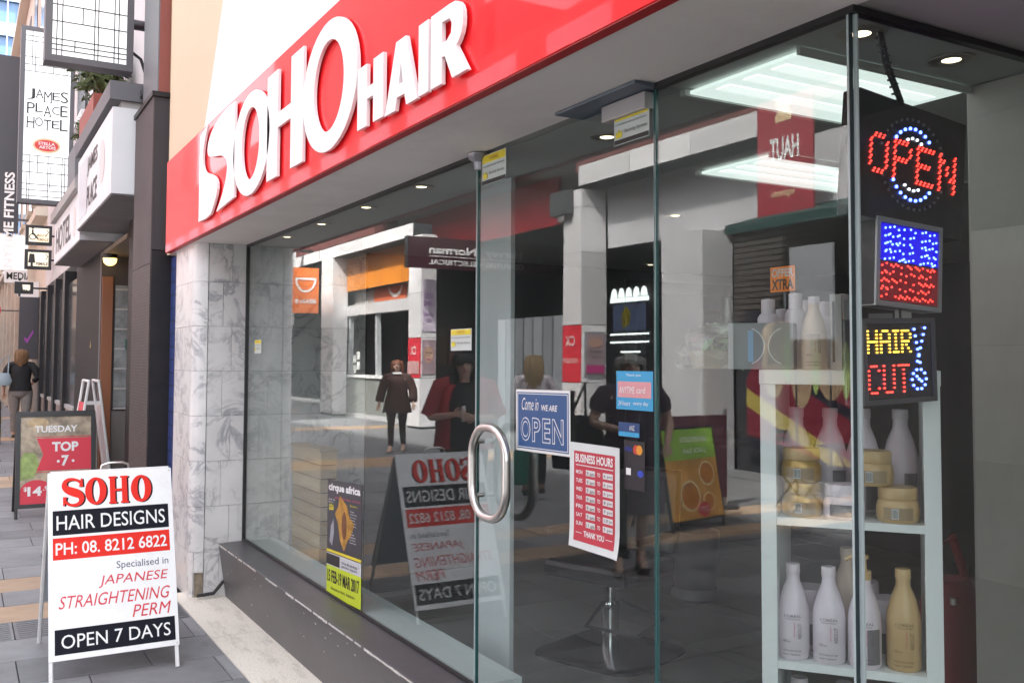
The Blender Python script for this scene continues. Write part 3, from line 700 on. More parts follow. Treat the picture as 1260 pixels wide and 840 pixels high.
# Tuesday top 7 board
t = thing('menu_board', 'black framed food poster board reading TUESDAY TOP 7 behind the hair salon board', 'sandwich board')
aboard_frame(t, -10.80, -10.98, -11.35, -1.19, -.47, 1.05, black, .03)
P = Panel((-10.79, -1.20, .10), (0, 1, 0), (-.18, 0, .95), t); W_, H_ = .74, .965
for a in ((0, 0, W_, .04), (0, H_-.04, W_, H_), (0, .04, .04, H_-.04), (W_-.04, .04, W_, H_-.04)): P.rect('frame', *a, .012, black, .03)
P.rect('sheet', .03, .03, W_-.03, H_-.03, -.002, mat('food_print', (.62, .50, .36), .4, var=.75, vscale=7))
P.poly('picture', [(.04, .28), (.16, .30), (.22, .42), (.18, .55), (.08, .56), (.04, .5)], .0, mat('salad_print', (.38, .5, .16), .5, var=.5, vscale=14))
P.poly('picture', ell(.20, .86, .10, .05), .0, mat('bread_print', (.70, .52, .30), .5, var=.5, vscale=12))
rr = mat('menu_red', (.66, .03, .06), .45)
P.poly('ribbon', [(.19, .37), (.70, .37), (.70, .70), (.19, .70), (.25, .535)], .002, rr)
for k, yv in ((0, .352), (1, .712)): P.rect('rule', .18, yv, .70, yv+.006, .002, rr)
P.text('lettering', [('TUESDAY', .17, .76, .57, .83, .03)], .003, txt_w)
P.text('lettering', [('TOP', .33, .56, .58, .66, .04), ('7', .42, .41, .49, .52, .04)], .004, txt_w)
P.poly('dot', ell(.39, .46, .014, .014, 12), .004, txt_w); P.poly('dot', ell(.53, .46, .014, .014, 12), .004, txt_w)
P.poly('roundel', [(.04, .04), (.40, .04), (.40, .16)]+ell(.19, .16, .15, .12, 16, 20, 180)+[(.04, .2)], .002, rr)
P.text('lettering', [('$', .075, .165, .105, .215, .02), ('14', .11, .12, .24, .215, .04), ('.90', .25, .17, .34, .215, .03)], .004, txt_w)
# far white A-board
t = thing('street_board', 'white A-frame board with red side panel beyond the menu board by the doorway', 'sandwich board')
th = math.radians(62); ex_ = V(math.cos(th), -math.sin(th)*.0, 0)
cx0, cy0 = -11.75, -.42
for s_ in (-1, 1):
    for dx in (-.28, .28):
        MB().tube([(cx0+dx, cy0+s_*.23, 0), (cx0+dx, cy0+s_*.05, 1.36)], .016, 6).build('leg', whitemetal, t)
    MB().tube([(cx0-.28, cy0+s_*.05, 1.36), (cx0+.28, cy0+s_*.05, 1.36)], .016, 6).build('top_rail', whitemetal, t)
    MB().add([(cx0-.27, cy0+s_*.20, .25), (cx0+.27, cy0+s_*.20, .25), (cx0+.27, cy0+s_*.09, 1.12), (cx0-.27, cy0+s_*.09, 1.12), (cx0-.27, cy0+s_*.19, .25), (cx0+.27, cy0+s_*.19, .25), (cx0+.27, cy0+s_*.08, 1.12), (cx0-.27, cy0+s_*.08, 1.12)],
         [(0, 1, 2, 3), (7, 6, 5, 4), (0, 4, 5, 1), (1, 5, 6, 2), (2, 6, 7, 3), (3, 7, 4, 0)]).build('panel', rr if s_ < 0 else board_white, t)
MB().box(cx0+.28, cx0+.29, cy0-.08, cy0+.08, 1.10, 1.14).build('brace', whitemetal, t)
P = Panel((cx0+.2, cy0-.2505, .35), (-1, 0, 0), (0, .15, 1), t)
P.text('lettering', [('SALE', .02, .3, .38, .5, .03), ('NOW ON', .04, .1, .36, .2, .02)], .03, txt_w)
# ------------------------------------------------------------------ the hotel building next door (left)
hb_ = thing('hotel_building', 'hotel next door with dark tiled piers, stepped white canopy and recessed doorway', 'building')
taupe = mat('taupe_render', (.12, .10, .10), .7, var=.15, spec=.15); hotel_white = mat('hotel_render', (.60, .57, .57), .7, var=.1)
MB().box(-8.66, -7.78, -.447, .3, 0, 2.45).build('granite_pier', granite, hb_, bevel=.004)
MB().box(-8.66, -7.78, -.447, .3, 2.456, 3.66).build('upper_pier', mat('pier_grey', (.060, .056, .062), .6, spec=.15), hb_)
MB().box(-8.66, -7.784, -.455, -.448, 0, 2.35).build('mosaic_wall', mosaic_b, hb_)
MB().box(-8.66, -7.784, -.455, -.448, 2.354, 3.66).build('render_band', taupe, hb_)
MB().box(-8.68, -7.76, -.470, .3, 3.662, 3.70).build('pier_cap', granite, hb_)
MB().box(-10.40, -8.664, -.24, .5, 0, 3.2).build('black_pier', mosaic_k, hb_)
# doorway recess
MB().box(-12.4, -10.4, .9, 1.0, 0, 3.2).build('recess_back', mat('recess_black', (.012, .012, .012), .7), hb_)
MB().box(-12.55, -12.4, -.26, .9, 0, 3.2).build('recess_side', mat('recess_grey', (.08, .07, .07), .6), hb_)
MB().box(-12.4, -10.4, -.26, .9, 2.85, 2.9).build('recess_ceiling', mat('recess_ceiling_brown', (.20, .15, .11), .7), hb_)
MB().box(-12.398, -12.36, -.25, -.13, 0, 2.6).build('door_jamb', mat('orange_timber', (.30, .12, .06), .5), hb_)
w1 = MB().box(-12.398, -12.37, -.10, .55, 1.0, 2.5).build('notice_window', mat('window_pale', (.38, .40, .40), .25, var=.5, vscale=6), hb_)
for q in range(7): MB().box(-12.369, -12.36, -.10, .55, 1.0+q*.24, 1.02+q*.24).build('glazing_bar', mat('bar_white', (.5, .48, .46), .5), w1)
nb = [((.05, .20, .16), .02, 1.72, .30, 1.85), ((.02, .22, .14), .05, 1.45, .33, 1.70), ((.25, .22, .35), .06, 1.18, .30, 1.42), ((.6, .6, .62), .05, 1.02, .20, 1.16), ((.12, .08, .2), .30, 1.1, .5, 1.6)]
for k, (c, a, z0, b_, z1) in enumerate(nb): MB().box(-12.359, -12.355, a, b_, z0, z1).build('notice', mat('notice_%d' % k, c, .5, var=.6, vscale=14), w1)
MB().box(-12.40, -12.375, -.12, .55, 0, .98).build('wainscot', mat('wainscot_grey', (.22, .20, .19), .6), hb_)
MB().box(-15.2, -12.56, -.26, .3, 0, 3.0).build('black_panel', mat('panel_black', (.022, .020, .022), .6, spec=.15), hb_)
tri = MB().prism([(0, 0), (.12, 0), (.06, .1)], (-13.4, -.262, 1.75), (1, 0, 0), (0, 0, 1), .002).build('warning_mark', mat('mark_gold', (.35, .25, .05), .5), hb_)
x = -15.25
for k in range(4):     # narrow shop windows with piers
    x0 = x-1.7
    MB().box(x0, x0+.35, -.30, .3, 0, 3.0).build('window_pier', granite, hb_)
    f_ = MB().box(x0+.35, x, -.24, -.20, .9, 2.8).build('window', mat('dim_window', (.10, .11, .12), .12, var=.5, vscale=2), hb_)
    MB().box(x0+.35, x, -.27, -.24, .84, .9).build('sill', mat('sill_grey', (.4, .4, .4), .5), f_)
    MB().box(x0+.35, x, -.25, .3, 0, .84).build('stall_riser', mat('riser_taupe', (.25, .2, .19), .6), hb_)
    x = x0
# canopy in two steps
cw = mat('canopy_white', (.74, .74, .76), .5, var=.05); cu_ = mat('canopy_soffit', (.22, .205, .21), .7, var=.15, dirt=.2)
def canopy(x0, x1, yf, zb, zt, name):
    b = MB().box(x0, x1, yf, .05, zb, zt).build(name, cw, hb_)
    MB().box(x0+.01, x1-.01, yf+.01, .05, zb-.012, zb-.002).build('soffit', cu_, b)
    return b
canopy(-11.5, -8.75, -.63, 3.03, 3.78, 'canopy_box'); c2 = canopy(-14.8, -11.51, -.60, 2.93, 3.50, 'canopy_box')
MB().box(-11.52, -8.72, -.66, -.0, 3.84, 4.0).build('canopy_cap', mat('cap_grey', (.13, .13, .14), .6), hb_)
MB().box(-11.5, -8.76, -.56, .0, 3.782, 3.84).build('canopy_neck', mat('neck_grey', (.4, .38, .37), .6), hb_)
MB().box(-14.8, -11.53, -.66, .0, 3.505, 3.62).build('canopy_cap', mat('cap_taupe', (.36, .34, .33), .6), hb_)
MB().prism([(-.66, 3.625), (.0, 3.625), (.0, 4.3), (-.30, 4.15)], (-14.8, 0, 0), (0, 1, 0), (0, 0, 1), 3.2).build('canopy_slope', mat('slope_grey', (.34, .31, .31), .7), hb_)
P = Panel((0, -.632, 0), (1, 0, 0), (0, 0, 1), hb_)
P.rect('sign_field', -11.3, 3.10, -10.6, 3.7, .001, mat('sign_frost', (.5, .54, .58), .3))
P.text('lettering', [('JAMES', -10.55, 3.46, -9.75, 3.66, .02), ('PLACE', -10.55, 3.14, -9.75, 3.36, .02)], .002, txt_k)
P.poly('roundel', ell(-9.42, 3.42, .2, .2), .001, mat('pale_pink_print', (.74, .60, .59), .5))
P = Panel((0, -.602, 0), (1, 0, 0), (0, 0, 1), hb_)
P.text('lettering', [('HOTEL', -14.5, 3.04, -12.5, 3.38, .02)], .002, txt_k)
P.poly('roundel', ell(-12.1, 3.2, .18, .18), .001, mat('pale_pink_print', (.74, .60, .59), .5))
MB().box(-22, -8.02, -.20, 3, 3.1, 7.5).build('upper_wall', hotel_white, hb_)
MB().box(-8.50, -7.80, -.415, 0, 3.705, 7.5).build('red_brown_strip', mat('red_brown', (.27, .075, .06), .6, dirt=.2), hb_)
MB().box(-7.795, -7.63, -.335, 0, 2.42, 7.5).build('ochre_strip', mat('ochre_edge', (.42, .30, .16), .7, var=.2), hb_)
MB().box(-8.50, -7.81, -.425, -.4155, 3.71, 7.5).build('grey_downpipe', mat('pipe_grey', (.16, .16, .17), .5), hb_)
MB().box(-22, -8.05, 3, 12, 0, 7.5).build('rear_mass', hotel_white, hb_)
for q in range(4):
    xx = -12.5-q*2.4
    f_ = MB().box(xx-1.1, xx, -.24, -.205, 5.2, 7.4).build('window', mat('dim_window', (.10, .11, .12), .12), hb_)
    MB().box(xx-1.2, xx+.1, -.30, -.2, 5.08, 5.195).build('sill', cw, f_)
gp_ = MB().box(-8.70, -8.55, -.42, -.2, 3.87, 3.93).build('bracket', dsteel, hb_)

# doorway lamp
t = thing('doorway_lamp', 'small lit round bulkhead lamp on the ceiling of the hotel doorway', 'lamp')
lc = V(-12.15, -.20, 2.80)
MB().lathe(lc+V(0, 0, 0), [(0, 0), (.07, 0), (.085, .03), (.085, .05), (0, .05)], 16).build('fitting', black, t, True)
MB().lathe(lc-V(0, 0, .09), [(.0, 0), (.04, .01), (.07, .04), (.08, .09)], 16).build('globe', mat('lamp_glow', (1, .8, .4), .4, emit=(1, .62, .18), estr=.55), t, True)
# hanging light box signs
def lightbox(name, label, x, y0, y1, z0, z1, lines, th_=.16):
    t = thing(name, label, 'sign', 'leadlight style light boxes of the hotel')
    fw = .055; dk = mat('box_grey', (.10, .095, .105), .5)
    MB().box(x-th_, x-.012, y0+fw, y1-fw, z0+fw, z1-fw).build('light_panel', mat('opal_panel', (.78, .80, .80), .35, emit=(1, 1, 1), estr=.10), t)
    for a in ((y0, y1, z0, z0+fw), (y0, y1, z1-fw, z1), (y0, y0+fw, z0+fw, z1-fw), (y1-fw, y1, z0+fw, z1-fw)): MB().box(x-th_-.02, x+.01, *a).build('frame', dk, t)
    mb = MB(); W_, H_ = y1-y0-2*fw, z1-z0-2*fw
    for (a, b, c, d_) in lines:
        ya, yb, za, zb = y0+fw+a*W_, y0+fw+c*W_, z0+fw+b*H_, z0+fw+d_*H_
        if abs(ya-yb) < 1e-6: ya -= .004; yb += .004
        else: za -= .004; zb += .004
        mb.box(x-.0115, x-.006, min(ya, yb), max(ya, yb), min(za, zb), max(za, zb))
    mb.build('lead_lines', black, t)
    return t
L1 = [(.06, 0, .06, 1), (.13, 0, .13, 1), (.56, 0, .56, 1), (.61, 0, .61, 1), (.83, 0, .83, 1), (.89, 0, .89, 1)]+[(0, q, 1, q) for q in (.045, .085, .13, .27, .40, .60, .66, .86, .93)]+[(.3, .045, .3, .13), (.40, .27, .40, .40), (.30, .60, .30, .93)]
bx = lightbox('light_box_sign', 'large blank white light box with dark leadlight grid, topmost at the upper left', -8.75, -1.17, -.475, 4.10, 5.3, L1)
MB().tube([(-8.83, -.475, 4.55), (-8.83, -.2, 4.55)], .045, 10).build('bracket', dsteel, bx, True)
MB().tube([(-8.83, -.475, 4.3), (-8.83, -.40, 4.25), (-8.83, -.35, 4.1), (-8.83, -.33, 3.98)], .014, 8).build('cable', black, bx, True)
L2 = [(.15, .80, .15, 1), (.22, .76, .22, .94), (.85, .76, .85, 1), (.92, .76, .92, 1), (.62, .76, .62, .86), (.4, .8, .4, .9)]+[(0, q, 1, q) for q in (.76, .80, .845, .94, .97)]
L2 += [(.15, 0, .15, .26), (.10, .0, .10, .16), (.86, 0, .86, .26), (.92, 0, .92, .26), (.55, 0, .55, .26), (.60, .07, .60, .20), (.32, .16, .32, .26)]+[(0, q, 1, q) for q in (.02, .055, .09, .16, .22, .26)]
bx = lightbox('light_box_sign', 'tall white hotel light box reading James Place Hotel with a red beer badge', -14.0, -1.12, -.46, 3.66, 6.02, L2)
MB().box(-14.16, -14.0, -.46, -.2, 5.3, 5.36).build('bracket', dsteel, bx); MB().box(-14.16, -14.0, -.46, -.2, 4.2, 4.26).build('bracket', dsteel, bx)
P = Panel((-14.010, -1.065, 3.715), (0, 1, 0), (0, 0, 1), bx)
def hotel_word(s_, x0, z0, x1, z1):
    n = len(s_); cw_ = (x1-x0)/n; it = []; sb = MB()
    for k, c in enumerate(s_):
        dz = (.0, .03, -.02, .02, 0)[k % 5]; sh = (1, .8, 1, .72, 1)[k % 5]
        a, b_ = x0+k*cw_+.004, x0+(k+1)*cw_-.002; it.append((c, a, z0+dz, b_, z0+dz+(z1-z0)*sh, -.002))
        if c in 'AMHPL': sb.obox(P.pt(a-.006, z0+dz, .002), P.ex*.035, P.ey*.008, P.n*.001); sb.obox(P.pt(b_-.028, z0+dz, .002), P.ex*.033, P.ey*.008, P.n*.001)
    P.text('lettering', it, .003, txt_k)
    if sb.v: sb.build('serifs', txt_k, bx)
hotel_word('JAMES', .03, 1.33, .53, 1.48); hotel_word('PLACE', .03, 1.14, .53, 1.29); hotel_word('HOTEL', .03, .95, .53, 1.10)
P.poly('badge', ell(.28, .73, .17, .10), .002, mat('badge_gold', (.7, .5, .3), .5)); P.poly('badge', ell(.28, .73, .145, .075), .003, mat('badge_red', (.65, .05, .05), .5))
P.text('lettering', [('STELLA', .18, .735, .38, .775, .02), ('ARTOIS', .19, .685, .39, .725, .02)], .0045, txt_w)
# planter box with hanging foliage on the canopy
def leafball(root, c, r, n, m, s=.05, name='foliage'):
    mb = MB()
    for _ in range(n):
        d = V(rnd.gauss(0, 1), rnd.gauss(0, 1), rnd.gauss(0, 1)); d /= np.linalg.norm(d); p = V(c)+d*V(r)*rnd.uniform(.25, 1)
        a = V(rnd.gauss(0, 1), rnd.gauss(0, 1), rnd.gauss(0, 1)); a /= np.linalg.norm(a); b = np.cross(a, d); b /= (np.linalg.norm(b)+1e-6); q = s*rnd.uniform(.5, 1.2)
        mb.add([p-a*q, p+b*q*.4, p+a*q, p-b*q*.4], [(0, 1, 2, 3)])
    return mb.build(name, m, root)
leaf_m = mat('leaf_green', (.10, .14, .045), .6, var=.5, vscale=5)
t = thing('planter', 'leafy green shrub in a red and grey planter above the hotel canopy', 'plant')
MB().box(-11.6, -10.3, -.62, -.25, 4.02, 4.28).build('trough', mat('trough_red', (.30, .07, .05), .6), t)
leafball(t, (-10.8, -.50, 4.62), (.55, .30, .33), 1500, leaf_m); leafball(t, (-12.2, -.50, 4.28), (.35, .14, .20), 350, leaf_m)
st = MB()
for q in range(12): st.tube([(-11+rnd.uniform(-.5, .5), -.45, 4.2), (-11+rnd.uniform(-.6, .6), -.5+rnd.uniform(-.2, .2), 4.7)], .008, 5)
st.build('stems', mat('stem_brown', (.12, .08, .05), .8), t)
MB().box(-13.1, -12.2, -.60, -.25, 3.62, 4.15).build('trough', mat('trough_grey', (.16, .17, .18), .6), t)

# toilet direction signs
def dirsign(label, x, y0, y1, z0, z1, word, wheel):
    t = thing('restroom_sign', label, 'sign', 'black framed direction signs over the lane'); fw = .055
    MB().box(x-.14, x, y0, y1, z0, z1).build('box', black, t)
    MB().box(x+.0, x+.01, y0+fw, y1-fw, z0+fw, z1-fw).build('lit_face', mat('sign_cream', (.75, .66, .52), .4, emit=(1, .85, .62), estr=.1), t)
    MB().tube([(x-.07, y1, (z0+z1)/2), (x-.07, -.1, (z0+z1)/2)], .02, 6).build('bracket', black, t)
    P = Panel((x+.011, y0, z0), (0, 1, 0), (0, 0, 1), t); w_, h_ = y1-y0, z1-z0
    P.text('lettering', [(word[-1], w_*.42, h_*.2, w_*.86, h_*.36, .03)]+([(word[0], w_*.42, h_*.42, w_*.8, h_*.56, .03)] if len(word) > 1 else []), .002, txt_k if not wheel else mat('gold_ink', (.35, .22, .08), .5))
    mb = MB(); c = (w_*.26, h_*.5)
    if wheel:
        ring_prism(mb, P, c[0], c[1]-h_*.1, (.06, .06), (.045, .045), .003, .002, 16); mb.prism([(c[0]-.015, c[1]), (c[0]+.015, c[1]), (c[0]+.015, c[1]+.1), (c[0]-.015, c[1]+.1)], P.pt(0, 0, .001), P.ex, P.ey, .002)
        mb.prism(ell(c[0], c[1]+.13, .022, .022, 10), P.pt(0, 0, .001), P.ex, P.ey, .002); mb.prism([(c[0], c[1]+.01), (c[0]+.08, c[1]-.08), (c[0]+.1, c[1]-.06), (c[0]+.02, c[1]+.04)], P.pt(0, 0, .004), P.ex, P.ey, .002)
    else:
        mb.prism(ell(c[0], c[1]+.15, .028, .028, 10), P.pt(0, 0, .001), P.ex, P.ey, .002)
        mb.prism([(c[0]-.04, c[1]+.1), (c[0]+.04, c[1]+.1), (c[0]+.06, c[1]-.07), (c[0]+.02, c[1]-.07), (c[0]+.02, c[1]-.17), (c[0]-.02, c[1]-.17), (c[0]-.02, c[1]-.07), (c[0]-.06, c[1]-.07)], P.pt(0, 0, .001), P.ex, P.ey, .002)
    mb.prism([(w_*.76, h_*.80), (w_*.84, h_*.66), (w_*.76, h_*.5), (w_*.79, h_*.5), (w_*.87, h_*.66), (w_*.79, h_*.80)], P.pt(0, 0, .001), P.ex, P.ey, .002)
    mb.build('pictogram', txt_k, t)
dirsign('upper black framed sign with wheelchair symbol and words male and female', -20.0, -.70, -.25, 3.76, 4.13, ('MALE &', 'FEMALE'), True)
dirsign('middle black framed sign with woman symbol and the word female', -20.0, -.705, -.25, 3.30, 3.67, ('FEMALE',), False)
dirsign('smallest lowest black framed sign under the media board', -20.0, -.86, -.545, 2.83, 3.05, ('MALE',), False)

# ------------------------------------------------------------------ farther buildings down the lane
tan = mat('tan_stone', (.64, .54, .44), .8, var=.2)
b3 = thing('tan_building', 'tan stone building with cornices farther down the lane', 'building')
MB().box(-60, -22.02, -.18, 10, 0, 13).build('wall', tan, b3)
for zz in (4.6, 8.4, 12.2):
    MB().box(-60, -22.05, -.42, -.17, zz, zz+.18).build('cornice', mat('cornice_pale', (.62, .55, .46), .8), b3)
for q in range(9):
    xx = -24.5-q*2.8
    for zz in (5.4, 9.2):
        f_ = MB().box(xx-1.2, xx, -.20, -.16, zz, zz+2.2).build('window', mat('dim_window', (.10, .11, .12), .12), b3)
        MB().box(xx-1.35, xx+.15, -.30, -.2, zz-.12, zz-.004).build('sill', mat('cornice_pale', (.62, .55, .46), .8), f_)
    MB().box(xx-1.6, xx-1.2, -.34, -.17, 0, 4.6).build('pilaster', tan, b3)
    MB().box(xx-1.2, xx+.8, -.20, -.16, .4, 3.0).build('shop_window', mat('brown_window', (.08, .06, .05), .2, var=.5, vscale=2), b3)
tw = thing('office_tower', 'blue glass office tower with pale floor bands at the end of the lane', 'building')
MB().box(-96, -90, -8, 14, 0, 52).build('curtain_wall', mat('blue_glazing', (.10, .19, .36), .2, var=.35, vscale=.5), tw)
for q in range(17): MB().box(-89.9, -89.7, -8, 14, q*3+1.8, q*3+2.9).build('spandrel', mat('pale_spandrel', (.40, .47, .58), .5), tw)
mb = MB()
for q in range(15): mb.box(-89.69, -89.6, -8+q*1.5, -7.9+q*1.5, 0, 52)
mb.build('mullions', mat('pale_spandrel', (.40, .47, .58), .5), tw)
fb = thing('end_shop', 'pale brown shop building closing the lane with dark shopfront openings', 'building')
MB().box(-66, -60.2, -9, 3, 0, 7).build('wall', mat('end_brown', (.42, .33, .25), .8, var=.4, vscale=1.5), fb)
for q in range(6):
    f_ = MB().box(-60.19, -60.15, -6+q*1.6, -4.9+q*1.6, .2, 3.4).build('shop_window', mat('brown_window', (.08, .06, .05), .2), fb)
    MB().box(-60.15, -60.12, -6+q*1.6, -4.9+q*1.6, 3.4, 3.6).build('lintel', tan, f_)
# banner, white board, media sign
t = thing('fitness_banner', 'tall black vertical banner reading ANYTIME FITNESS beside the hotel light box', 'sign')
MB().box(-26.1, -26.0, -1.6, -.56, 4.66, 9.0).build('panel', mat('banner_black', (.045, .045, .055), .5), t)
P = Panel((-25.99, -.66, 4.72), (0, 0, 1), (0, -1, 0), t)
P.text('lettering', [('ANYTIME FITNESS', -1.15, .0, 1.42, .22, .03)], .003, txt_w)
MB().tube([(-26.05, -.56, 5), (-26.05, -.15, 5)], .03, 6).build('bracket', dsteel, t)
t = thing('white_board_sign', 'large blank white projecting board under the black banner', 'sign')
MB().box(-26.2, -26.02, -1.6, -.13, 3.76, 4.62).build('panel', mat('blank_white', (.85, .87, .88), .5, emit=(1, 1, 1), estr=.05), t)
MB().box(-26.2, -26.15, -.125, -.1, 3.7, 4.7).build('mount', dsteel, t)
t = thing('media_sign', 'small white projecting sign with black word MEDIA', 'sign')
MB().box(-25.9, -25.8, -.84, -.15, 3.44, 3.75).build('panel', mat('media_white', (.72, .70, .70), .5), t)
P = Panel((-25.795, -.84, 3.44), (0, 1, 0), (0, 0, 1), t); P.text('lettering', [('MEDIA', .05, .08, .60, .25, .02)], .002, txt_k)
t = thing('round_sign', 'small round red sign with white swirl at the left edge', 'sign')
mb = MB(); mb.prism(ell(0, 0, .28, .28, 20), (-30, -1.03, 2.95), (0, 1, 0), (0, 0, 1), .06); mb.build('disc', mat('disc_red', (.55, .03, .04), .5), t)
P = Panel((-29.93, -1.03, 2.95), (0, 1, 0), (0, 0, 1), t); P.text('lettering', [('S', -.08, -.15, .1, .15, .0)], .003, txt_w, shear=.2)
MB().tube([(-29.97, -.78, 2.95), (-29.97, -.2, 2.95)], .02, 6).build('bracket', dsteel, t)
t = thing('purple_poster', 'black hanging banner with a purple mark behind the walking woman', 'sign')
MB().box(-24.1, -24.0, -.58, -.2, 1.6, 3.0).build('panel', mat('banner_black', (.045, .045, .055), .5), t)
P = Panel((-23.99, -.58, 1.6), (0, 1, 0), (0, 0, 1), t); P.poly('mark', [(.1, .45), (.17, .35), (.3, .6), (.28, .66), (.17, .45), (.12, .5)], .002, mat('purple_ink', (.25, .05, .3), .5))
MB().box(-24.1, -24.0, -.62, -.2, 3.0, 3.35).build('top_panel', mat('media_white', (.72, .70, .70), .5), t)
t = thing('yellow_cart', 'yellow and white barricade low beside the walking woman at the left edge', 'barricade')
for q in range(5):
    MB().box(-20.6, -20.5, -1.7, -1.0, .12+q*.13, .24+q*.13).build('stripe', mat('cart_yellow', (.75, .5, .03), .5) if q % 2 == 0 else white, t)
for yy in (-1.66, -1.04):
    MB().box(-20.65, -20.4, yy-.03, yy+.03, 0, .80).build('leg', black, t)
MB().add([(-20.7, -1.7, .80), (-20.2, -1.7, .80), (-20.2, -1.08, .80), (-20.7, -1.08, .80), (-20.6, -1.6, 1.08), (-20.4, -1.6, 1.08), (-20.4, -1.2, 1.08), (-20.6, -1.2, 1.08)],
     [(3, 2, 1, 0), (4, 5, 6, 7), (0, 1, 5, 4), (1, 2, 6, 5), (2, 3, 7, 6), (3, 0, 4, 7)]).build('bag_top', black, t)
# ------------------------------------------------------------------ salon interior
lamp_on = mat('downlight_glow', (1, .9, .7), .3, emit=(1, .82, .55), estr=.7)
trim_m = mat('downlight_trim', (.42, .38, .33), .4, .6)
dl0 = None
DL = [(-6.05, .10, 'leftmost'), (-5.37, .10, ''), (-4.66, .10, ''), (-3.97, .10, ''), (-3.29, .10, ''), (-2.74, .26, ''), (-1.55, .16, 'corner'), (-1.565, .53, 'pier'), (-4.03, 1.65, 'in'), (-6.2, 3.2, 'in2')]
dlab = {'leftmost': 'small round downlight in the shop ceiling nearest the marble column', 'corner': 'round brass rimmed downlight at the glass corner above the open sign',
        'pier': 'tilted round downlight in the ceiling beside the tiled pier', 'in': 'small downlight deep inside the salon ceiling behind the fixed pane', 'in2': 'faint downlight at the back of the salon ceiling'}
for i, (x, y, k) in enumerate(DL):
    lab = dlab.get(k) or {1: 'second small downlight from the marble column along the shop window head', 2: 'third small downlight from the marble column along the shop window head', 3: 'fourth small downlight from the marble column along the shop window head', 4: 'downlight just left of the pivot cap at the door hinge edge', 5: 'downlight in the ceiling just behind the door glass below the metal fitting'}.get(i)
    t = thing('downlight', lab, 'ceiling light', 'recessed downlights in the shop ceiling'); r_ = .034 if k not in ('corner', 'pier') else .033
    t.location = (x, y, ZT)
    tr = MB().lathe((0, 0, -.004), [(r_*.78, .003), (r_, 0), (r_*1.75, .001), (r_*1.75, .0035)], 28); tr.build('trim', trim_m, t, True)
    MB().lathe((0, 0, -.0025), [(0, 0), (r_*.6, 0), (r_*.78, .002), (0, .002)], 24).build('bulb', lamp_on, t)
tl = mat('troffer_glow', (.9, 1, .97), .4, emit=(.90, 1.0, .95), estr=.125)
for lab, x0, x1, y0, y1 in (('bright fluorescent ceiling panel near the front glass', -2.13, -1.70, .12, 1.32), ('second bright fluorescent ceiling panel farther inside', -3.02, -2.62, .95, 2.15)):
    t = thing('ceiling_panel_light', lab, 'ceiling light', 'fluorescent ceiling panels')
    if 'third' not in lab: y1 = min(y1, .79 if x1 > -1.72 else y1)
    MB().box(x0, x1, y0, y1, ZT-.014, ZT-.004).build('diffuser', tl, t)
    for a in ((x0-.02, x0, y0-.02, y1+.02), (x1, x1+.012, y0-.02, y1+.02)): MB().box(*a, ZT-.02, ZT-.001).build('frame', mat('troffer_frame', (.5, .52, .5), .4), t)
    for k in (1, 2, 3): MB().box(x0+(x1-x0)*(k-.25)/4, x0+(x1-x0)*(k+.25)/4, y0+.03, y1-.03, ZT-.0165, ZT-.0142).build('tube', mat('tube_glow', (1, 1, 1), .4, emit=(.95, 1, .97), estr=.150), t)
# pale wall post behind the door hinge
t = thing('inner_post', 'pale vertical post just inside behind the hinge edge of the glass door', 'post')
MB().box(-3.852, -3.56, .34, .36, 0, ZT).build('post', mat('post_pale', (.56, .60, .61), .5, var=.1), t)
MB().box(-3.855, -3.557, .332, .34, 0, .06).build('skirting', mat('ledge_white', (.62, .66, .65), .5, var=.1, vscale=5), t)
# slatted timber cabinet
t = thing('slatted_cabinet', 'tan timber slatted cabinet inside the window beside the marble wall', 'cabinet')
tsm = mat('tan_slat', (.62, .47, .29), .5, var=.2, vscale=3, rvar=True)
MB().box(-6.60, -6.016, .345, .44, .0, 1.0).build('carcass', mat('cabinet_dark', (.05, .035, .025), .7), t)
z = .02
while z < .97: piece('slat', tsm, -6.60, -6.016, .33, .344, z, z+.083, t); piece('slat', tsm, -6.015, -6.0, .33, .44, z, z+.083, t); z += .09
MB().box(-6.61, -5.99, .32, .45, 1.003, 1.02).build('top', tsm, t)
# dark pillar with panelled face behind
t = thing('salon_mirror_wall', 'grey styling wall panel with tall mirror deep inside the salon', 'mirror')
MB().box(-5.6, -5.5, 2.6, 4.6, .3, 2.1).build('mirror_glass', mat('mirror', (.25, .27, .28), .08, .9), t)
MB().box(-5.62, -5.6, 2.5, 4.7, .2, 2.2).build('frame', black, t)
# styling chair
t = thing('salon_chair', 'black hydraulic styling chair on a square chrome edged base', 'chair')
cx_, cy_ = -4.33, 1.43; ca, sa = math.cos(.35), math.sin(.35)
def rot2(x, y): return (cx_+x*ca-y*sa, cy_+x*sa+y*ca)
mb = MB(); n = 40; ringsv = []
for (s_, zz) in ((.335, 0.0), (.335, .012), (.30, .024), (.05, .030)):
    ringsv.append([(*rot2(s_*math.copysign(abs(math.cos(q))**.35, math.cos(q)), s_*math.copysign(abs(math.sin(q))**.35, math.sin(q))), zz) for q in (2*math.pi*k/n for k in range(n))])
vs = [p for r_ in ringsv for p in r_]
fs = [(i*n+k, i*n+(k+1) % n, (i+1)*n+(k+1) % n, (i+1)*n+k) for i in range(3) for k in range(n)]+[tuple(3*n+k for k in range(n))]
mb.add(vs, fs).build('base', mat('base_dark_metal', (.16, .16, .17), .18, .8), t, True)
chrome = mat('chrome', (.75, .75, .75), .08, 1.)
MB().lathe((cx_, cy_, .03), [(.048, 0), (.048, .20), (.052, .20), (.052, .24), (.03, .24), (.03, .34), (0, .34)], 24).build('column', chrome, t, True)
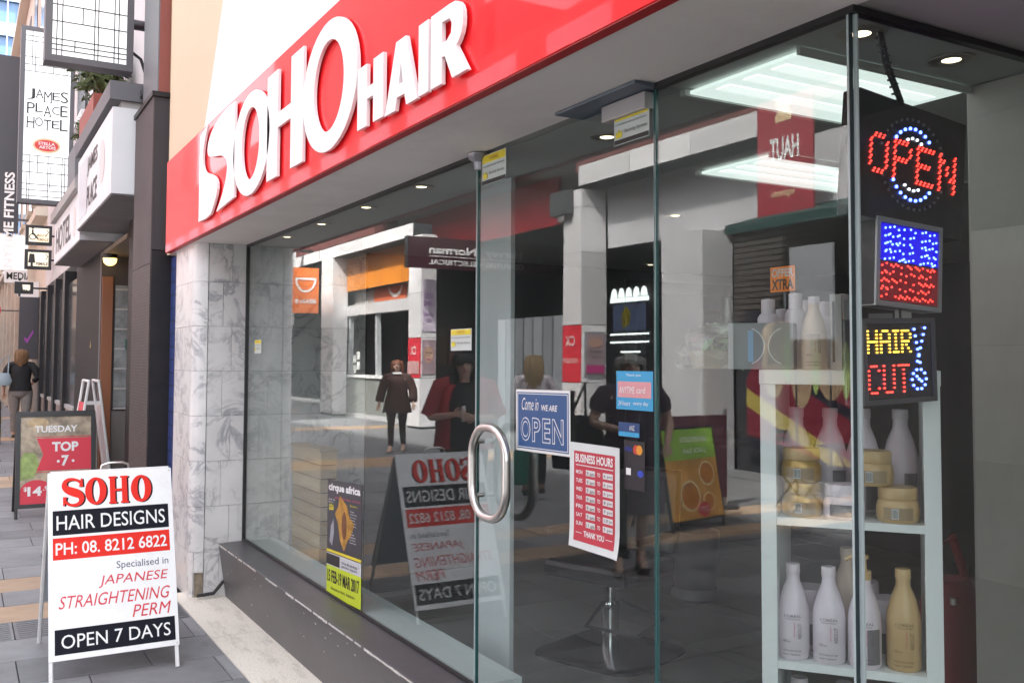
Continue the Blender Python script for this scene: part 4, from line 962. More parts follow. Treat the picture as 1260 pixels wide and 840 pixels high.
MB().tube([(*rot2(-.03, -.02), .27), (*rot2(.02, -.26), .20), (*rot2(.32, -.22), .19), (*rot2(.34, .0), .24), (*rot2(.04, .04), .28)], .010, 8).build('footrest', dsteel, t, True)
bl_ = mat('black_vinyl', (.012, .012, .013), .35)
mb = MB().obox((*rot2(-.27, -.27), .42), (.54*ca, .54*sa, 0), (-.54*sa, .54*ca, 0), (0, 0, .10)); mb.build('seat', bl_, t, bevel=.03)
mb = MB().obox((*rot2(-.27, .22), .52), (.54*ca, .54*sa, 0), (-.08*sa, .08*ca, .02), (-.05*sa, .05*ca, .46)); mb.build('backrest', bl_, t, bevel=.03)
for s_ in (-.30, .27): MB().obox((*rot2(s_, -.22), .64), (.045*ca, .045*sa, 0), (-.45*sa, .45*ca, 0), (0, 0, .035)).build('armrest', bl_, t, bevel=.01)
# far styling station and product trolley, dim at the back of the salon
t = thing('styling_station', 'dim styling station with framed mirror and shelf on the back wall of the salon', 'mirror')
MB().box(-4.2, -3.3, 5.12, 5.17, .9, 2.1).build('mirror_glass', mat('mirror', (.25, .27, .28), .08, .9), t)
for a_ in ((-4.25, -4.2, .85, 2.15), (-3.3, -3.25, .85, 2.15), (-4.2, -3.3, .85, .9), (-4.2, -3.3, 2.1, 2.15)): MB().box(a_[0], a_[1], 5.10, 5.18, a_[2], a_[3]).build('frame', mat('station_wood', (.25, .15, .08), .5), t)
MB().box(-4.3, -3.2, 4.85, 5.18, .76, .80).build('shelf', mat('station_wood', (.25, .15, .08), .5), t)
t = thing('trolley', 'black salon trolley with three trays and small bottles standing near the back', 'trolley')
for zz in (.2, .5, .8): MB().box(-3.4, -3.0, 3.3, 3.7, zz, zz+.05).build('tray', bl_, t)
for a_, b_ in ((-3.39, 3.31), (-3.01, 3.31), (-3.39, 3.69), (-3.01, 3.69)): MB().tube([(a_, b_, .05), (a_, b_, .9)], .008, 6).build('post', chrome, t)
for k in range(4): MB().lathe((-3.3+.07*k, 3.5, .851), [(0, 0), (.02, 0), (.02, .10), (.008, .12), (.008, .14), (0, .14)], 12).build('bottle', mat('trolley_bottle_%d' % k, ((.5, .1, .1), (.1, .3, .4), (.6, .5, .2), (.6, .6, .6))[k], .4), t)
# waste bin with liner
t = thing('waste_bin', 'dark grey round bin with pale liner standing on the salon floor', 'bin')
MB().lathe((-5.0, 2.62, 0), [(.0, 0), (.13, 0), (.17, .46), (.155, .46), (.12, .02), (0, .02)], 24).build('bucket', mat('bin_grey', (.05, .05, .06), .5), t, True)
MB().lathe((-5.0, 2.62, .0), [(.135, .02), (.155, .05), (.15, .09), (.16, .03)], 24).build('liner', mat('liner_pale', (.12, .12, .125), .4), t, True)

# ---- display shelf
SA = V(-1.855, .118, 0); SE = V(.785, .620, 0); SN = V(-.62, .785, 0); SW, SD = .436, .38
shelf = thing('display_shelf', 'white open cube shelf full of hair product bottles and jars behind the corner glass', 'shelf')
sw_ = mat('shelf_white', (.74, .76, .75), .45, var=.05)
def S(a, d, z): return SA+SE*a+SN*d+V(0, 0, z)
def sbox(a0, a1, d0, d1, z0, z1): return MB().obox(S(a0, d0, z0), SE*(a1-a0), SN*(d1-d0), (0, 0, z1-z0))
T_ = .04; ZS = [.085, .455, .825, 1.195]; ZTOP = 1.58
sbox(0, T_, 0, SD, 0, ZTOP-.038).build('side_panel', sw_, shelf, bevel=.0015); sbox(SW-T_, SW, 0, SD, 0, ZTOP-.038).build('side_panel', sw_, shelf, bevel=.0015)
sbox(-.002, SW+.002, -.002, SD, ZTOP-.038, ZTOP).build('top_panel', sw_, shelf, bevel=.0015)
for z in ZS: sbox(T_, SW-T_, .002, SD, z-.02, z).build('shelf_board', sw_, shelf)
sbox(T_, SW-T_, 0.01, SD, 0, .06).build('plinth', sw_, shelf)

def cyl_text(c, rad, items, m, parent, face=-math.pi/2):
    """lettering wrapped round a bottle; x measured round the girth from the direction `face`"""
    mb = MB()
    for st, x0, z0, x1, z1, vert in items:
        vs, fs, _ = glyphs(st, .0)
        P0 = []
        for q in vs:
            if vert: a, b = x0+(x1-x0)*(1-q[1]), z0+(z1-z0)*q[0]
            else: a, b = x0+(x1-x0)*q[0], z0+(z1-z0)*q[1]
            th = face+a/rad; P0.append((c[0]+(rad+.0006)*math.cos(th), c[1]+(rad+.0006)*math.sin(th), c[2]+b))
        mb.add(P0, fs)
    return mb.build('lettering', m, parent)
CAMDIR = math.atan2(-1.72-.2, 0+1.7)
def lmat(m_): return m_
pinkw = mat('bottle_pearl', (.66, .58, .63), .35); goldb = mat('bottle_gold', (.50, .34, .16), .35); goldm = mat('jar_gold', (.46, .29, .09), .3, .35)
peachb = mat('bottle_peach', (.60, .47, .38), .35); capw = mat('cap_pearl', (.60, .53, .56), .4); lab_g = mat('label_grey', (.16, .15, .16), .5)
lt_gold = mat('label_gold', (.30, .21, .12), .5)
ink_r = mat('ink_magenta', (.50, .06, .14), .5)
BOT = [(.0, 0), (.036, 0), (.041, .006), (.041, .115), (.039, .135), (.030, .170), (.0175, .200), (.0165, .218), (.0175, .219), (.0175, .240), (0, .240)]
def bottle(a, d, z, m, cap, label, s=1.0, h=1.0, pump=False, text=True, back=False, txt=None, name='shampoo_bottle', face=0.):
    t = thing(name, label, 'bottle', 'hair product bottles on the shelf'); c = S(a, d, z+.0005)
    pr = [(r*s, zz*s*h) for r, zz in BOT]
    MB().lathe(c, pr[:8]+[(0, pr[7][1])], 30).build('body', m, t, True)
    if pump:
        zt = c[2]+pr[7][1]; q = MB().lathe((c[0], c[1], zt+.0005), [(0, 0), (.018*s, 0), (.018*s, .022), (.008, .024), (.006, .05), (.012, .052), (.012, .062), (0, .062)], 18)
        q.tube([(c[0], c[1], zt+.056), (c[0]-.03*SE[0], c[1]-.03*SE[1], zt+.056), (c[0]-.045*SE[0], c[1]-.045*SE[1], zt+.046)], .005, 8); q.build('pump', cap, t, True)
    else: MB().lathe((c[0], c[1], c[2]+pr[7][1]+.0005), [(0, 0), (.0185*s, 0), (.0185*s, .022*s), (.017*s, .024*s), (0, .024*s)], 20).build('cap', cap, t, True)
    if text:
        th = CAMDIR+face; ink = txt or mat('ink_plum', (.10, .06, .09), .5)
        cyl_text(c, .041*s, [("L'ORÉAL", -.022*s, .110*s*h, .022*s, .119*s*h, False), ('PROFESSIONNEL', -.018*s, .104*s*h, .018*s, .1075*s*h, False), ('ABSOLUT', .012*s, .055*s*h, .022*s, .095*s*h, True), ('1500 ml e', -.026*s, .046*s*h, -.006*s, .052*s*h, False), ('shampooing', -.026*s, .022*s*h, .02*s, .028*s*h, False), ('repair lipidium', -.026*s, .012*s*h, .018*s, .018*s*h, False)], ink, t, th)
        cyl_text(c, .041*s, [('série expert', .001*s, .06*s*h, .007*s, .098*s*h, True)], ink_r, t, th)
    if back:
        mb = MB(); th = CAMDIR; vs, fs = [], []
        for k in range(9):
            q = th+.12+k*.11; vs += [(c[0]+(.0415*s)*math.cos(q), c[1]+(.0415*s)*math.sin(q), c[2]+.012), (c[0]+(.0415*s)*math.cos(q), c[1]+(.0415*s)*math.sin(q), c[2]+.10*s)]
        mb.add(vs, [(2*k, 2*k+2, 2*k+3, 2*k+1) for k in range(8)]).build('back_label', lab_g, t)
    return t
def jar(a, d, z, m, label, lidm=None, r=.052, h=.088, bar=True):
    t = thing('product_jar', label, 'jar', 'hair mask jars on the shelf'); c = S(a, d, z+.0005)
    MB().lathe(c, [(0, 0), (r*.88, 0), (r*.97, .006), (r, h*.2), (r, h*.42), (r*.93, h*.6), (r*.84, h*.66), (0, h*.66)], 32).build('body', m, t, True)
    MB().lathe((c[0], c[1], c[2]+h*.665), [(0, 0), (r*.90, 0), (r*.92, .004), (r*.92, h*.27), (r*.88, h*.335), (0, h*.335)], 32).build('lid', lidm or m, t, True)
    vs = []; th = CAMDIR
    for k in range(13):
        q = th-.75+k*.12
        for zz in (h*.10, h*.45): vs.append((c[0]+(r*1.006)*math.cos(q), c[1]+(r*1.006)*math.sin(q), c[2]+zz))
    MB().add(vs, [(2*k, 2*k+2, 2*k+3, 2*k+1) for k in range(12)]).build('label_band', lt_gold if m is not pinkw else lab_g, t)
    if bar:
        mb = MB(); q0 = th-.35
        def patch(a0, a1, z0, z1, l=1.012):
            vs = []
            for q in (a0, (a0+a1)/2, a1):
                for zz in (z0, z1): vs.append((c[0]+r*l*math.cos(q), c[1]+r*l*math.sin(q), c[2]+zz))
            return vs, [(0, 2, 3, 1), (2, 4, 5, 3)]
        MB().add(*patch(q0, q0+.34, h*.13, h*.42, 1.010)).build('barcode_field', mat('barcode_white', (.6, .6, .58), .5), t)
        x = .02
        while x < .32:
            w_ = rnd.choice((.008, .014, .02)); mb.add(*patch(q0+x, q0+x+w_, h*.15, h*.40, 1.014)); x += w_+rnd.choice((.01, .016))
        mb.build('barcode', txt_k, t)
    return t
# bottom visible row
bottle(.075, .055, ZS[2], pinkw, capw, 'pearl white shampoo bottle at the left end of the front row')
bottle(.165, .05, ZS[2], pinkw, capw, 'pearl white shampoo bottle second from left in the front row')
bottle(.252, .045, ZS[2], pinkw, goldb, 'pearl white bottle with gold pump in the front row behind the glass corner', pump=True, back=True)
bottle(.345, .06, ZS[2], goldb, goldb, 'golden shampoo bottle at the right end of the front row', s=1.03, txt=mat('ink_brown', (.14, .09, .04), .5))
bottle(.205, .20, ZS[2], peachb, peachb, 'tall peach bottle standing behind the pearl bottles', s=1.0, h=1.12, text=False)
jar(.11, .17, ZS[2], pinkw, 'pearl tub behind the left pearl bottle', r=.055, h=.16, bar=False); jar(.235, .30, ZS[2], pinkw, 'pearl tub in the back row behind the peach bottle', r=.055, h=.16, bar=False)
jar(.31, .16, ZS[2], pinkw, 'pearl tub behind the golden bottle', r=.05, h=.15, bar=False)
# middle row: jars in front, large bottles behind
jar(.100, .065, ZS[3], goldm, 'gold jar, lower one of the stack at the left of the jar shelf')
jar(.098, .065, ZS[3]+.0895, goldm, 'gold jar stacked on the left gold jar', lidm=goldb, bar=True)
jar(.205, .055, ZS[3], pinkw, 'pearl white jar in the middle of the jar shelf', lidm=pinkw, bar=False)
jar(.335, .055, ZS[3], goldb, 'gold jar, lower one of the stack on the right', bar=True)
jar(.275, .06, ZS[3]+.0895, goldb, 'gold jar balanced on top between pearl and gold jars', bar=True)
for a, l in ((.075, 'large pearl bottle at the left behind the gold jars'), (.165, 'large pearl bottle second in the back row of the jar shelf'), (.25, 'large pearl bottle third in the back row of the jar shelf'), (.345, 'large pearl bottle at the right behind the gold jars')):
    bottle(a, .19, ZS[3], pinkw, capw, l, s=1.12, h=1.03, text=False, back=True)
# lower rows
for a, l in ((.085, 'pearl bottle cap at the lowest visible shelf, left'), (.20, 'pearl bottle on the lowest visible shelf, middle'), (.32, 'pearl bottle on the lowest visible shelf, right')):
    bottle(a, .10, ZS[1], pinkw, capw, l, s=1.2, h=1.05, text=False)
# on top of the shelf
bottle(.105+.03, .05, ZTOP, peachb, capw, 'cream peach bottle standing on top of the shelf at the front', s=.80, h=1.0)
def box_thing(label, a0, a1, d0, d1, z0, z1, m, name='product_box', fr=None):
    t = thing(name, label, 'box', 'product boxes on top of the shelf'); sbox(a0, a1, d0, d1, z0, z1).build('carton', m, t, bevel=.001)
    P = Panel(S(a0, d0, z0), SE, (0, 0, 1), t); return t, P, a1-a0, z1-z0
greyb = mat('carton_grey', (.22, .22, .215), .45)
t, P, w_, h_ = box_thing('grey gift carton with two pale arcs on the shelf top', -.085, .085, .02, .12, ZTOP+.001, ZTOP+.125, greyb)
arcs = mat('arc_silver', (.55, .56, .55), .4)
mb = MB()
for cx2, a0, a1 in ((.045, -70, 70), (.155, 110, 250)):
    pts = [(cx2+.05*math.cos(math.radians(q)), h_/2+.05*math.sin(math.radians(q))) for q in range(a0, a1+1, 10)]
    stroke_poly(mb, P, pts, .003, .0015, .001)
mb.build('arc_print', arcs, t); P.rect('stripe', .052, .02, .066, h_-.02, .001, mat('carton_blue', (.25, .38, .52), .5))
for k, (a, hh, mm, l) in enumerate(((.0, .20, capw, 'pale pump bottle at the back of the shelf top, left'), (.075, .215, capw, 'white topped bottle at the back of the shelf top'), (.20, .21, peachb, 'tall cream tube on the shelf top near the glass corner'), (.15, .19, capw, 'pale bottle behind the cream peach bottle on the shelf top'))):
    t = thing('product_tube', l, 'bottle', 'tubes at the back of the shelf top'); c = S(a, .20, ZTOP+.001)
    MB().lathe(c, [(0, 0), (.027, 0), (.030, .01), (.030, hh*.72), (.022, hh*.78), (0, hh*.78)], 20).build('body', mm, t, True)
    MB().lathe((c[0], c[1], c[2]+hh*.785), [(0, 0), (.019, 0), (.019, hh*.2), (.0, hh*.215)], 16).build('cap', capw, t, True)
t, P, w_, h_ = box_thing('slim pale carton standing at the right of the shelf top', .175, .205, .05, .10, ZTOP+.001, ZTOP+.20, mat('carton_pale', (.45, .43, .40), .5)); P.rect('stripe', .006, .02, .012, .18, .001, txt_k)
t, P, w_, h_ = box_thing('second slim grey carton beside the pale one', .21, .24, .06, .11, ZTOP+.001, ZTOP+.185, greyb); P.text('lettering', [('HAIR', .004, .05, .026, .06)], .001, txt_w)
for k, (a, d_, hh, mm, l) in enumerate(((.03, .27, .175, capw, 'short white tube in the rear row of the shelf top'), (.105, .27, .20, peachb, 'cream tube in the rear row of the shelf top'), (.16, .27, .16, goldb, 'small gold tube in the rear row of the shelf top'), (.235, .15, .17, capw, 'short pale tube beside the corner glass on the shelf top'))):
    t = thing('product_tube', l, 'bottle', 'tubes at the back of the shelf top'); c = S(a, d_, ZTOP+.001)
    MB().lathe(c, [(0, 0), (.025, 0), (.027, .01), (.027, hh*.72), (.019, hh*.78), (0, hh*.78)], 20).build('body', mm, t, True)
    MB().lathe((c[0], c[1], c[2]+hh*.785), [(0, 0), (.017, 0), (.017, hh*.2), (.0, hh*.215)], 16).build('cap', capw, t, True)
    cyl_text(c, .027, [('HAIR', -.012, hh*.4, .012, hh*.46, False), ('care cream', -.014, hh*.3, .014, hh*.34, False)], txt_k, t, CAMDIR)
for k, (a0, a1, d0, d1, z1, mm, l) in enumerate(((.27, .33, .10, .17, .15, greyb, 'small grey carton at the right end of the shelf top'), (.335, .375, .08, .15, .19, mat('carton_pale', (.45, .43, .40), .5), 'tall pale carton at the right end of the shelf top'), (.0, .06, .20, .26, .10, mat('carton_rose', (.45, .30, .30), .5), 'low rose carton behind the grey gift carton'))):
    t, P, w_, h_ = box_thing(l, a0, a1, d0, d1, ZTOP+.001, ZTOP+z1, mm); P.text('lettering', [('SERIE', .008, h_*.6, w_-.008, h_*.68)], .001, txt_k); P.rect('stripe', .004, .01, w_-.004, .022, .001, arcs)
# cellophane wrapped gift basket
t = thing('gift_basket', 'crinkled cellophane wrapped gift pack on the left of the shelf top', 'gift pack')
cello = glass('cellophane', (.82, .86, .80), .10)
mb = MB(); c = S(.0, .13, ZTOP); n, m_ = 22, 12; vs = []
for j in range(m_+1):
    for k in range(n):
        ph = math.pi/2*j/m_; q = 2*math.pi*k/n; r_ = .135*(math.cos(ph)**.55 if j < m_ else 0)*(1+rnd.uniform(-.13, .13)); vs.append((c[0]+r_*math.cos(q)-.13, c[1]+r_*math.sin(q)-.03, c[2]+.125*math.sin(ph)+rnd.uniform(-.008, .008)+.003))
fs = [(j*n+k, j*n+(k+1) % n, (j+1)*n+(k+1) % n, (j+1)*n+k) for j in range(m_) for k in range(n)]
mb.add(vs, fs).build('wrap', cello, t)
leafball(t, (c[0]-.13, c[1]-.03, c[2]+.05), (.09, .09, .05), 60, mat('tissue_green', (.2, .33, .12), .6, var=.5), .03, 'tissue')
MB().lathe((c[0]-.13, c[1]-.03, c[2]+.002), [(0, 0), (.09, 0), (.11, .05), (.10, .05), (.085, .01), (0, .01)], 20).build('tray', mat('tray_brown', (.25, .19, .12), .6), t, True)
MB().tube([(c[0]-.13, c[1]-.03, c[2]+.10), (c[0]-.125, c[1]-.03, c[2]+.20), (c[0]-.12, c[1]-.03, c[2]+.235)], [.02, .008, .002], 8).build('twist', cello, t)
# red bag right of the shelf
t = thing('red_bag', 'red bag with strap hanging in the dark gap between shelf and tiled pier', 'bag')
rb = mat('red_fabric', (.20, .01, .015), .6)
mb = MB(); c = V(-1.93, 1.0, 0)
mb.loft([((c[0], c[1], .45), .05, .10, (1, 0, 0), (0, 1, 0)), ((c[0], c[1], .6), .07, .13, (1, 0, 0), (0, 1, 0)), ((c[0], c[1], .85), .065, .12, (1, 0, 0), (0, 1, 0)), ((c[0], c[1], .92), .04, .10, (1, 0, 0), (0, 1, 0))], 16); mb.build('body', rb, t, True)
MB().tube([(c[0], c[1]-.08, .9), (c[0], c[1]-.06, 1.02), (c[0], c[1]+.02, 1.05), (c[0], c[1]+.08, .92)], .014, 8).build('strap', rb, t, True)
MB().lathe((c[0]+.055, c[1]-.06, .86), [(0, 0), (.012, 0), (.012, .02), (0, .02)], 10).build('buckle', steel, t, True)

# ---- LED signs hanging behind the return glass
def led_sign(name, label, x, y0, y1, z0, z1, tilt, frame=None, th_=.05):
    t = thing(name, label, 'LED sign', 'LED signs hanging behind the corner glass')
    o = V(x, y0, z0); ey_ = V(0, -math.sin(tilt), math.cos(tilt)); ex_ = V(0, math.cos(tilt), math.sin(tilt)); W_, H_ = y1-y0, z1-z0
    P = Panel(o, ex_, ey_, t); P.w, P.h = W_, H_
    MB().obox(P.pt(0, 0, -th_), P.ex*W_, P.ey*H_, P.n*th_).build('housing', mat('led_black', (.012, .011, .014), .25), t, bevel=.002)
    if frame:
        f_ = .012
        for a in ((0, 0, W_, f_), (0, H_-f_, W_, H_), (0, f_, f_, H_-f_), (W_-f_, f_, W_, H_-f_)): P.rect('frame', *a, .004, frame, th_+.008)
    return t, P
def leds(P, pts, m, name='led_dots', r=.0034):
    mb = MB()
    for (x, y) in pts: mb.prism(ell(x, y, r, r, 6), P.pt(0, 0, .0005), P.ex, P.ey, .003)
    mb.build(name, m, P.p, kind='stuff')
L_R = mat('led_red', (1, .05, .05), .4, emit=(1, .03, .02), estr=1.1); L_B = mat('led_blue', (.1, .15, 1), .4, emit=(.06, .12, 1), estr=2.6)
L_W = mat('led_white', (1, 1, 1), .4, emit=(.8, .85, 1), estr=.8); L_Y = mat('led_yellow', (1, .8, .1), .4, emit=(1, .5, .04), estr=.8)
L_O = mat('led_off', (.16, .15, .16), .3)
LX = -1.492
FONT57 = {'O': ['01110', '10001', '10001', '10001', '10001', '10001', '01110'], 'P': ['11110', '10001', '10001', '11110', '10000', '10000', '10000'], 'E': ['11111', '10000', '10000', '11110', '10000', '10000', '11111'],
          'N': ['10001', '11001', '10101', '10101', '10011', '10001', '10001'], 'H': ['10001', '10001', '10001', '11111', '10001', '10001', '10001'], 'A': ['01110', '10001', '10001', '11111', '10001', '10001', '10001'],
          'I': ['111', '010', '010', '010', '010', '010', '111'], 'R': ['11110', '10001', '10001', '11110', '10100', '10010', '10001'], 'C': ['01110', '10001', '10000', '10000', '10000', '10001', '01110'],
          'U': ['10001', '10001', '10001', '10001', '10001', '10001', '01110'], 'T': ['11111', '00100', '00100', '00100', '00100', '00100', '00100']}
def dots(s_, x0, y0, w_, h_, gap=1):
    cols = sum(len(FONT57[c][0])+gap for c in s_)-gap; out = []; k = 0
    for c in s_:
        for r_, row in enumerate(FONT57[c]):
            for q, b in enumerate(row):
                if b == '1': out.append((x0+(k+q)*w_/(cols-1), y0+h_*(1-r_/6)))
        k += len(FONT57[c][0])+gap
    return out
# sign 1
t, P = led_sign('led_open_sign', 'black LED sign with red dotted OPEN inside blue arcs, topmost of three', LX, .055, .455, 1.945, 2.245, -.10)
op = dots('OPEN', .045, .112, .31, .085)
op2 = [(x+.004, y+.0065) for x, y in op]
leds(P, op+op2, L_R, r=.0024)
cxp, cyp = .20, .155
leds(P, [(cxp+.085*math.cos(math.radians(a)), cyp+.088*math.sin(math.radians(a))) for a in list(range(50, 150, 13))+list(range(215, 330, 13))], L_B, r=.004)
leds(P, [(cxp+.055*math.cos(math.radians(a)), cyp+.064*math.sin(math.radians(a))) for a in list(range(62, 125, 18))+list(range(240, 310, 18))], L_W)
leds(P, [(cxp+.12*math.cos(math.radians(a)), cyp+.11*math.sin(math.radians(a))) for a in list(range(25, 170, 10))+list(range(205, 345, 10))], L_O)
ch = MB()
for dx in (0, .012): ch.tube([(LX-.02, .175+dx, ZT), (LX-.02, .19+dx*1.5, 2.33), (LX-.02, .25+dx, 2.235)], .004, 6)
for q in range(10):
    zz = 2.40-q*.016; yy = .17+.075*(1-(zz-2.24)/.16)
    ch.tube([(LX-.028, yy, zz), (LX-.012, yy+.012, zz-.012), (LX-.030, yy+.004, zz-.018)], .003, 5)
ch.build('chain_and_cable', black, t)
c3 = MB()
for q in range(7): c3.tube([(LX-.03, .09+.004*(q % 2), 2.31-q*.012), (LX-.03, .094-.004*(q % 2), 2.30-q*.012)], .0025, 5)
c3.build('chain', dsteel, t)
# sign 2 (dot rows read off the photograph)
t, P = led_sign('led_service_sign', 'tilted silver framed LED sign with blue dots above red dots, middle of three', LX, .125, .365, 1.735, 1.945, -.05, mat('led_frame', (.40, .40, .42), .35, .5))
BR = [[142, 183, 222, 263, 315, 375, 418, 485, 517, 557, 600], [142, 170, 185, 212, 255, 270, 312, 372, 404, 483, 515, 553, 587, 618], [143, 162, 188, 207, 244, 273, 258, 311, 371, 388, 483, 513, 521, 553, 583, 621], [145, 153, 185, 195, 233, 275, 307, 368, 396, 480, 512, 529, 553, 597, 536, 613], [141, 184, 221, 275, 300, 315, 330, 360, 401, 470, 500, 540, 588, 608, 577]]
RR = [[118, 158, 200, 220, 242, 262, 295, 352, 372, 385, 425, 443, 460, 493, 540, 568, 585, 603], [118, 145, 158, 190, 220, 292, 340, 385, 413, 460, 478, 495, 530, 565], [116, 138, 158, 180, 212, 232, 252, 286, 335, 408, 460, 480, 500, 518, 535, 558, 575, 597], [115, 127, 158, 170, 208, 282, 332, 378, 404, 453, 480, 500, 525, 553], [116, 160, 243, 275, 290, 308, 333, 350, 372, 405, 424, 443, 470, 497, 522, 550, 570, 590]]
wx = lambda q: .018+(q-110)/(630-110)*(P.w-.036)
P.rect('led_glow_field', .014, P.h*.52, P.w-.014, P.h-.014, .0015, mat('blue_led_glow', (.01, .01, .1), .3, emit=(.01, .0, .8), estr=.16))  # emissive sheet stands in for blue LED glow on the dark panel
P.rect('led_glow_field', .014, .014, P.w-.014, P.h*.50, .0015, mat('red_led_glow', (.05, .005, .005), .3, emit=(.5, .0, .02), estr=.04))  # same for the red LEDs, their glow put in as weak emission
leds(P, [(wx(q), P.h-.022-.0185*r_+.003*((k*7) % 3-1)) for r_, row in enumerate(BR) for k, q in enumerate(row)], L_B, r=.0026)
leds(P, [(wx(q), P.h*.47-.0185*r_+.003*((k*5) % 3-1)) for r_, row in enumerate(RR) for k, q in enumerate(row)], L_R, r=.0023)
MB().tube([(LX-.02, .2, 1.96), (LX-.02, .21, 1.90)], .003, 5).build('cable', black, t); MB().tube([(LX-.02, .24, 1.735), (LX-.02, .242, 1.70)], .003, 5).build('cable', black, t)
# sign 3
t, P = led_sign('led_haircut_sign', 'black LED sign with yellow HAIR and red CUT dots beside a blue comb, lowest', LX, .085, .345, 1.50, 1.702, .03, mat('led_frame_dark', (.10, .10, .11), .35, .5))
leds(P, dots('HAIR', .018, .122, .15, .05), L_Y, r=.0024); leds(P, dots('CUT', .018, .028, .14, .062), L_R, r=.0024)
leds(P, [(.183+.012*k*.3, .175-.016*k) for k in range(6)]+[(.222-.006*k, .178-.016*k) for k in range(6)]+[(.196+.026*math.cos(math.radians(a)), .055+.024*math.sin(math.radians(a))) for a in range(0, 360, 36)]+[(.196, .055), (.188, .062), (.205, .05)], L_B, r=.0033)

# orange offer poster inside
t = thing('offer_poster', 'small orange poster with white OFFER and black XTRA inside the salon', 'poster')
a, b = at(948, 360, y=1.6), at(978, 326, y=1.6)
P = Panel((a[0], 1.6, a[2]), (1, 0, 0), (0, 0, 1), t); w_, h_ = b[0]-a[0], b[2]-a[2]
P.rect('sheet', 0, 0, w_, h_, 0, mat('offer_orange', (.75, .20, .02), .5, emit=(1, .25, .02), estr=.03)); P.text('lettering', [('OFFER', w_*.06, h_*.58, w_*.94, h_*.92, .03)], .001, txt_w); P.text('lettering', [('XTRA', w_*.06, h_*.08, w_*.94, h_*.5, .03)], .001, txt_k)
MB().tube([(a[0]+w_/2, 1.62, 0), (a[0]+w_/2, 1.62, b[2])], .012, 8).build('stand', dsteel, t)
# ------------------------------------------------------------------ the opposite side of the lane (seen mirrored in the shop glass)
def OP(x, y, z, root): return Panel((x, y, z), (-1, 0, 0), (0, 0, 1), root)
tilew = mat('white_cladding', (.72, .70, .71), .25, var=.05, rvar=True); joint = mat('joint_dark', (.03, .03, .035), .7)
opb = thing('arcade_building', 'long arcade building opposite with white tiled columns and red and orange fascias', 'building')
greyw = mat('arcade_grey', (.58, .57, .59), .6, var=.1); dark = mat('arcade_dark', (.03, .03, .035), .6); dred = mat('arcade_red', (.66, .035, .055), .4)
MB().box(-60, 8, -16, -12.5, 0, 9.2).build('rear_wall', dark, opb)
usm = mat('upper_storey_red_brown', (.16, .05, .045), .6, var=.2)
for x0, x1, hh in ((-60, -46, 19), (-46, -31, 9.2), (-31, -24, 15), (-24, -17, 15), (-17, -14.3, 7.6), (-14.3, 8, 7.6)): MB().box(x0, x1-.01, -8.6 if x0 not in (-24, -17) else -8.3, -7.9, 5.02 if x0 not in (-24, -17) else 5.8, hh).build('upper_storey', usm, opb)
MB().box(-60, -17, -16, -8.61, 5.6, 9.2).build('upper_rear', usm, opb)
MB().box(-60, 8, -12.5, -8.0, 5.43, 5.5).build('arcade_ceiling', mat('arcade_ceiling', (.30, .29, .28), .8), opb)
MB().box(-60, 8, -12.5, -7.66, -.04, .002).build('arcade_floor', paver_m, opb)
for k in range(22):
    xx = 6-k*3
    f_ = MB().box(xx-1.9, xx, -7.88, -7.84, 6.1, 7.3).build('window', mat('pale_window', (.25, .30, .36), .1), opb)
    MB().box(xx-2.0, xx+.1, -7.9, -7.78, 5.98, 6.09).build('sill', tilew, f_)
def clad_beam(x0, x1, y, z0, z1, step):
    MB().box(x0, x1, y-.5, y-.012, z0, z1).build('beam_core', joint, opb)
    n_ = max(1, round((x1-x0)/step)); s_ = (x1-x0)/n_
    for k in range(n_): piece('cladding_panel', tilew, x0+k*s_+.008, x0+(k+1)*s_-.008, y-.012, y, z0, z1, opb)
def clad_col(x0, x1, y0, y1, ztop, zs, red=None):
    MB().box(x0+.01, x1-.012, y0, y1-.012, 0, ztop).build('column_core', joint, opb)
    for a, b in zip(zs[:-1], zs[1:]):
        m_ = dred if red and red[0] <= (a+b)/2 <= red[1] else tilew
        piece('cladding_panel', m_, x0, x1-.006, y1-.012, y1, a+.006, b-.006, opb)
        piece('cladding_panel', tilew, x1-.012, x1, y0, y1-.016, a+.006, b-.006, opb)
clad_beam(-27.6, -20.8, -7.6, 4.58, 4.90, 1.75); clad_beam(-13.77, -9.3, -7.6, 4.67, 5.02, 1.5); clad_beam(-50, -27.65, -7.6, 4.58, 4.9, 1.8)
clad_col(-27.4, -26.4, -8.05, -7.6, 4.58, (.05, 1.3, 2.55, 3.8, 4.58))
clad_col(-21.0, -20.3, -8.0, -7.6, 4.58, (.05, 1.2, 2.15, 3.2, 4.58), (1.2, 2.15))
clad_col(-14.22, -13.66, -8.12, -7.6, 4.62, (.05, 1.24, 2.24, 3.5, 4.3, 4.62), (1.24, 2.24))
MB().box(-11.61, -10.65, -8.3, -7.7, 0, 3.56).build('grey_column', greyw, opb)
MB().box(-13.6, -8.0, -8.2, -8.12, 3.58, 4.66).build('grey_bulkhead', greyw, opb)
MB().box(-14.45, -13.9, -7.58, -7.45, 4.2, 4.62).build('dark_box', mat('box_dark_grey', (.06, .06, .065), .5), opb)
# red fascia over the arcade entry
rf = MB().box(-23.6, -16.42, -8.98, -8.9, 4.42, 5.42).build('red_fascia', dred, opb)
MB().box(-23.6, -16.42, -8.899, -8.897, 5.08, 5.09).build('seam', joint, rf)
MB().box(-16.40, -15.9, -8.98, -8.88, 4.45, 5.1).build('fascia_end', tilew, opb)
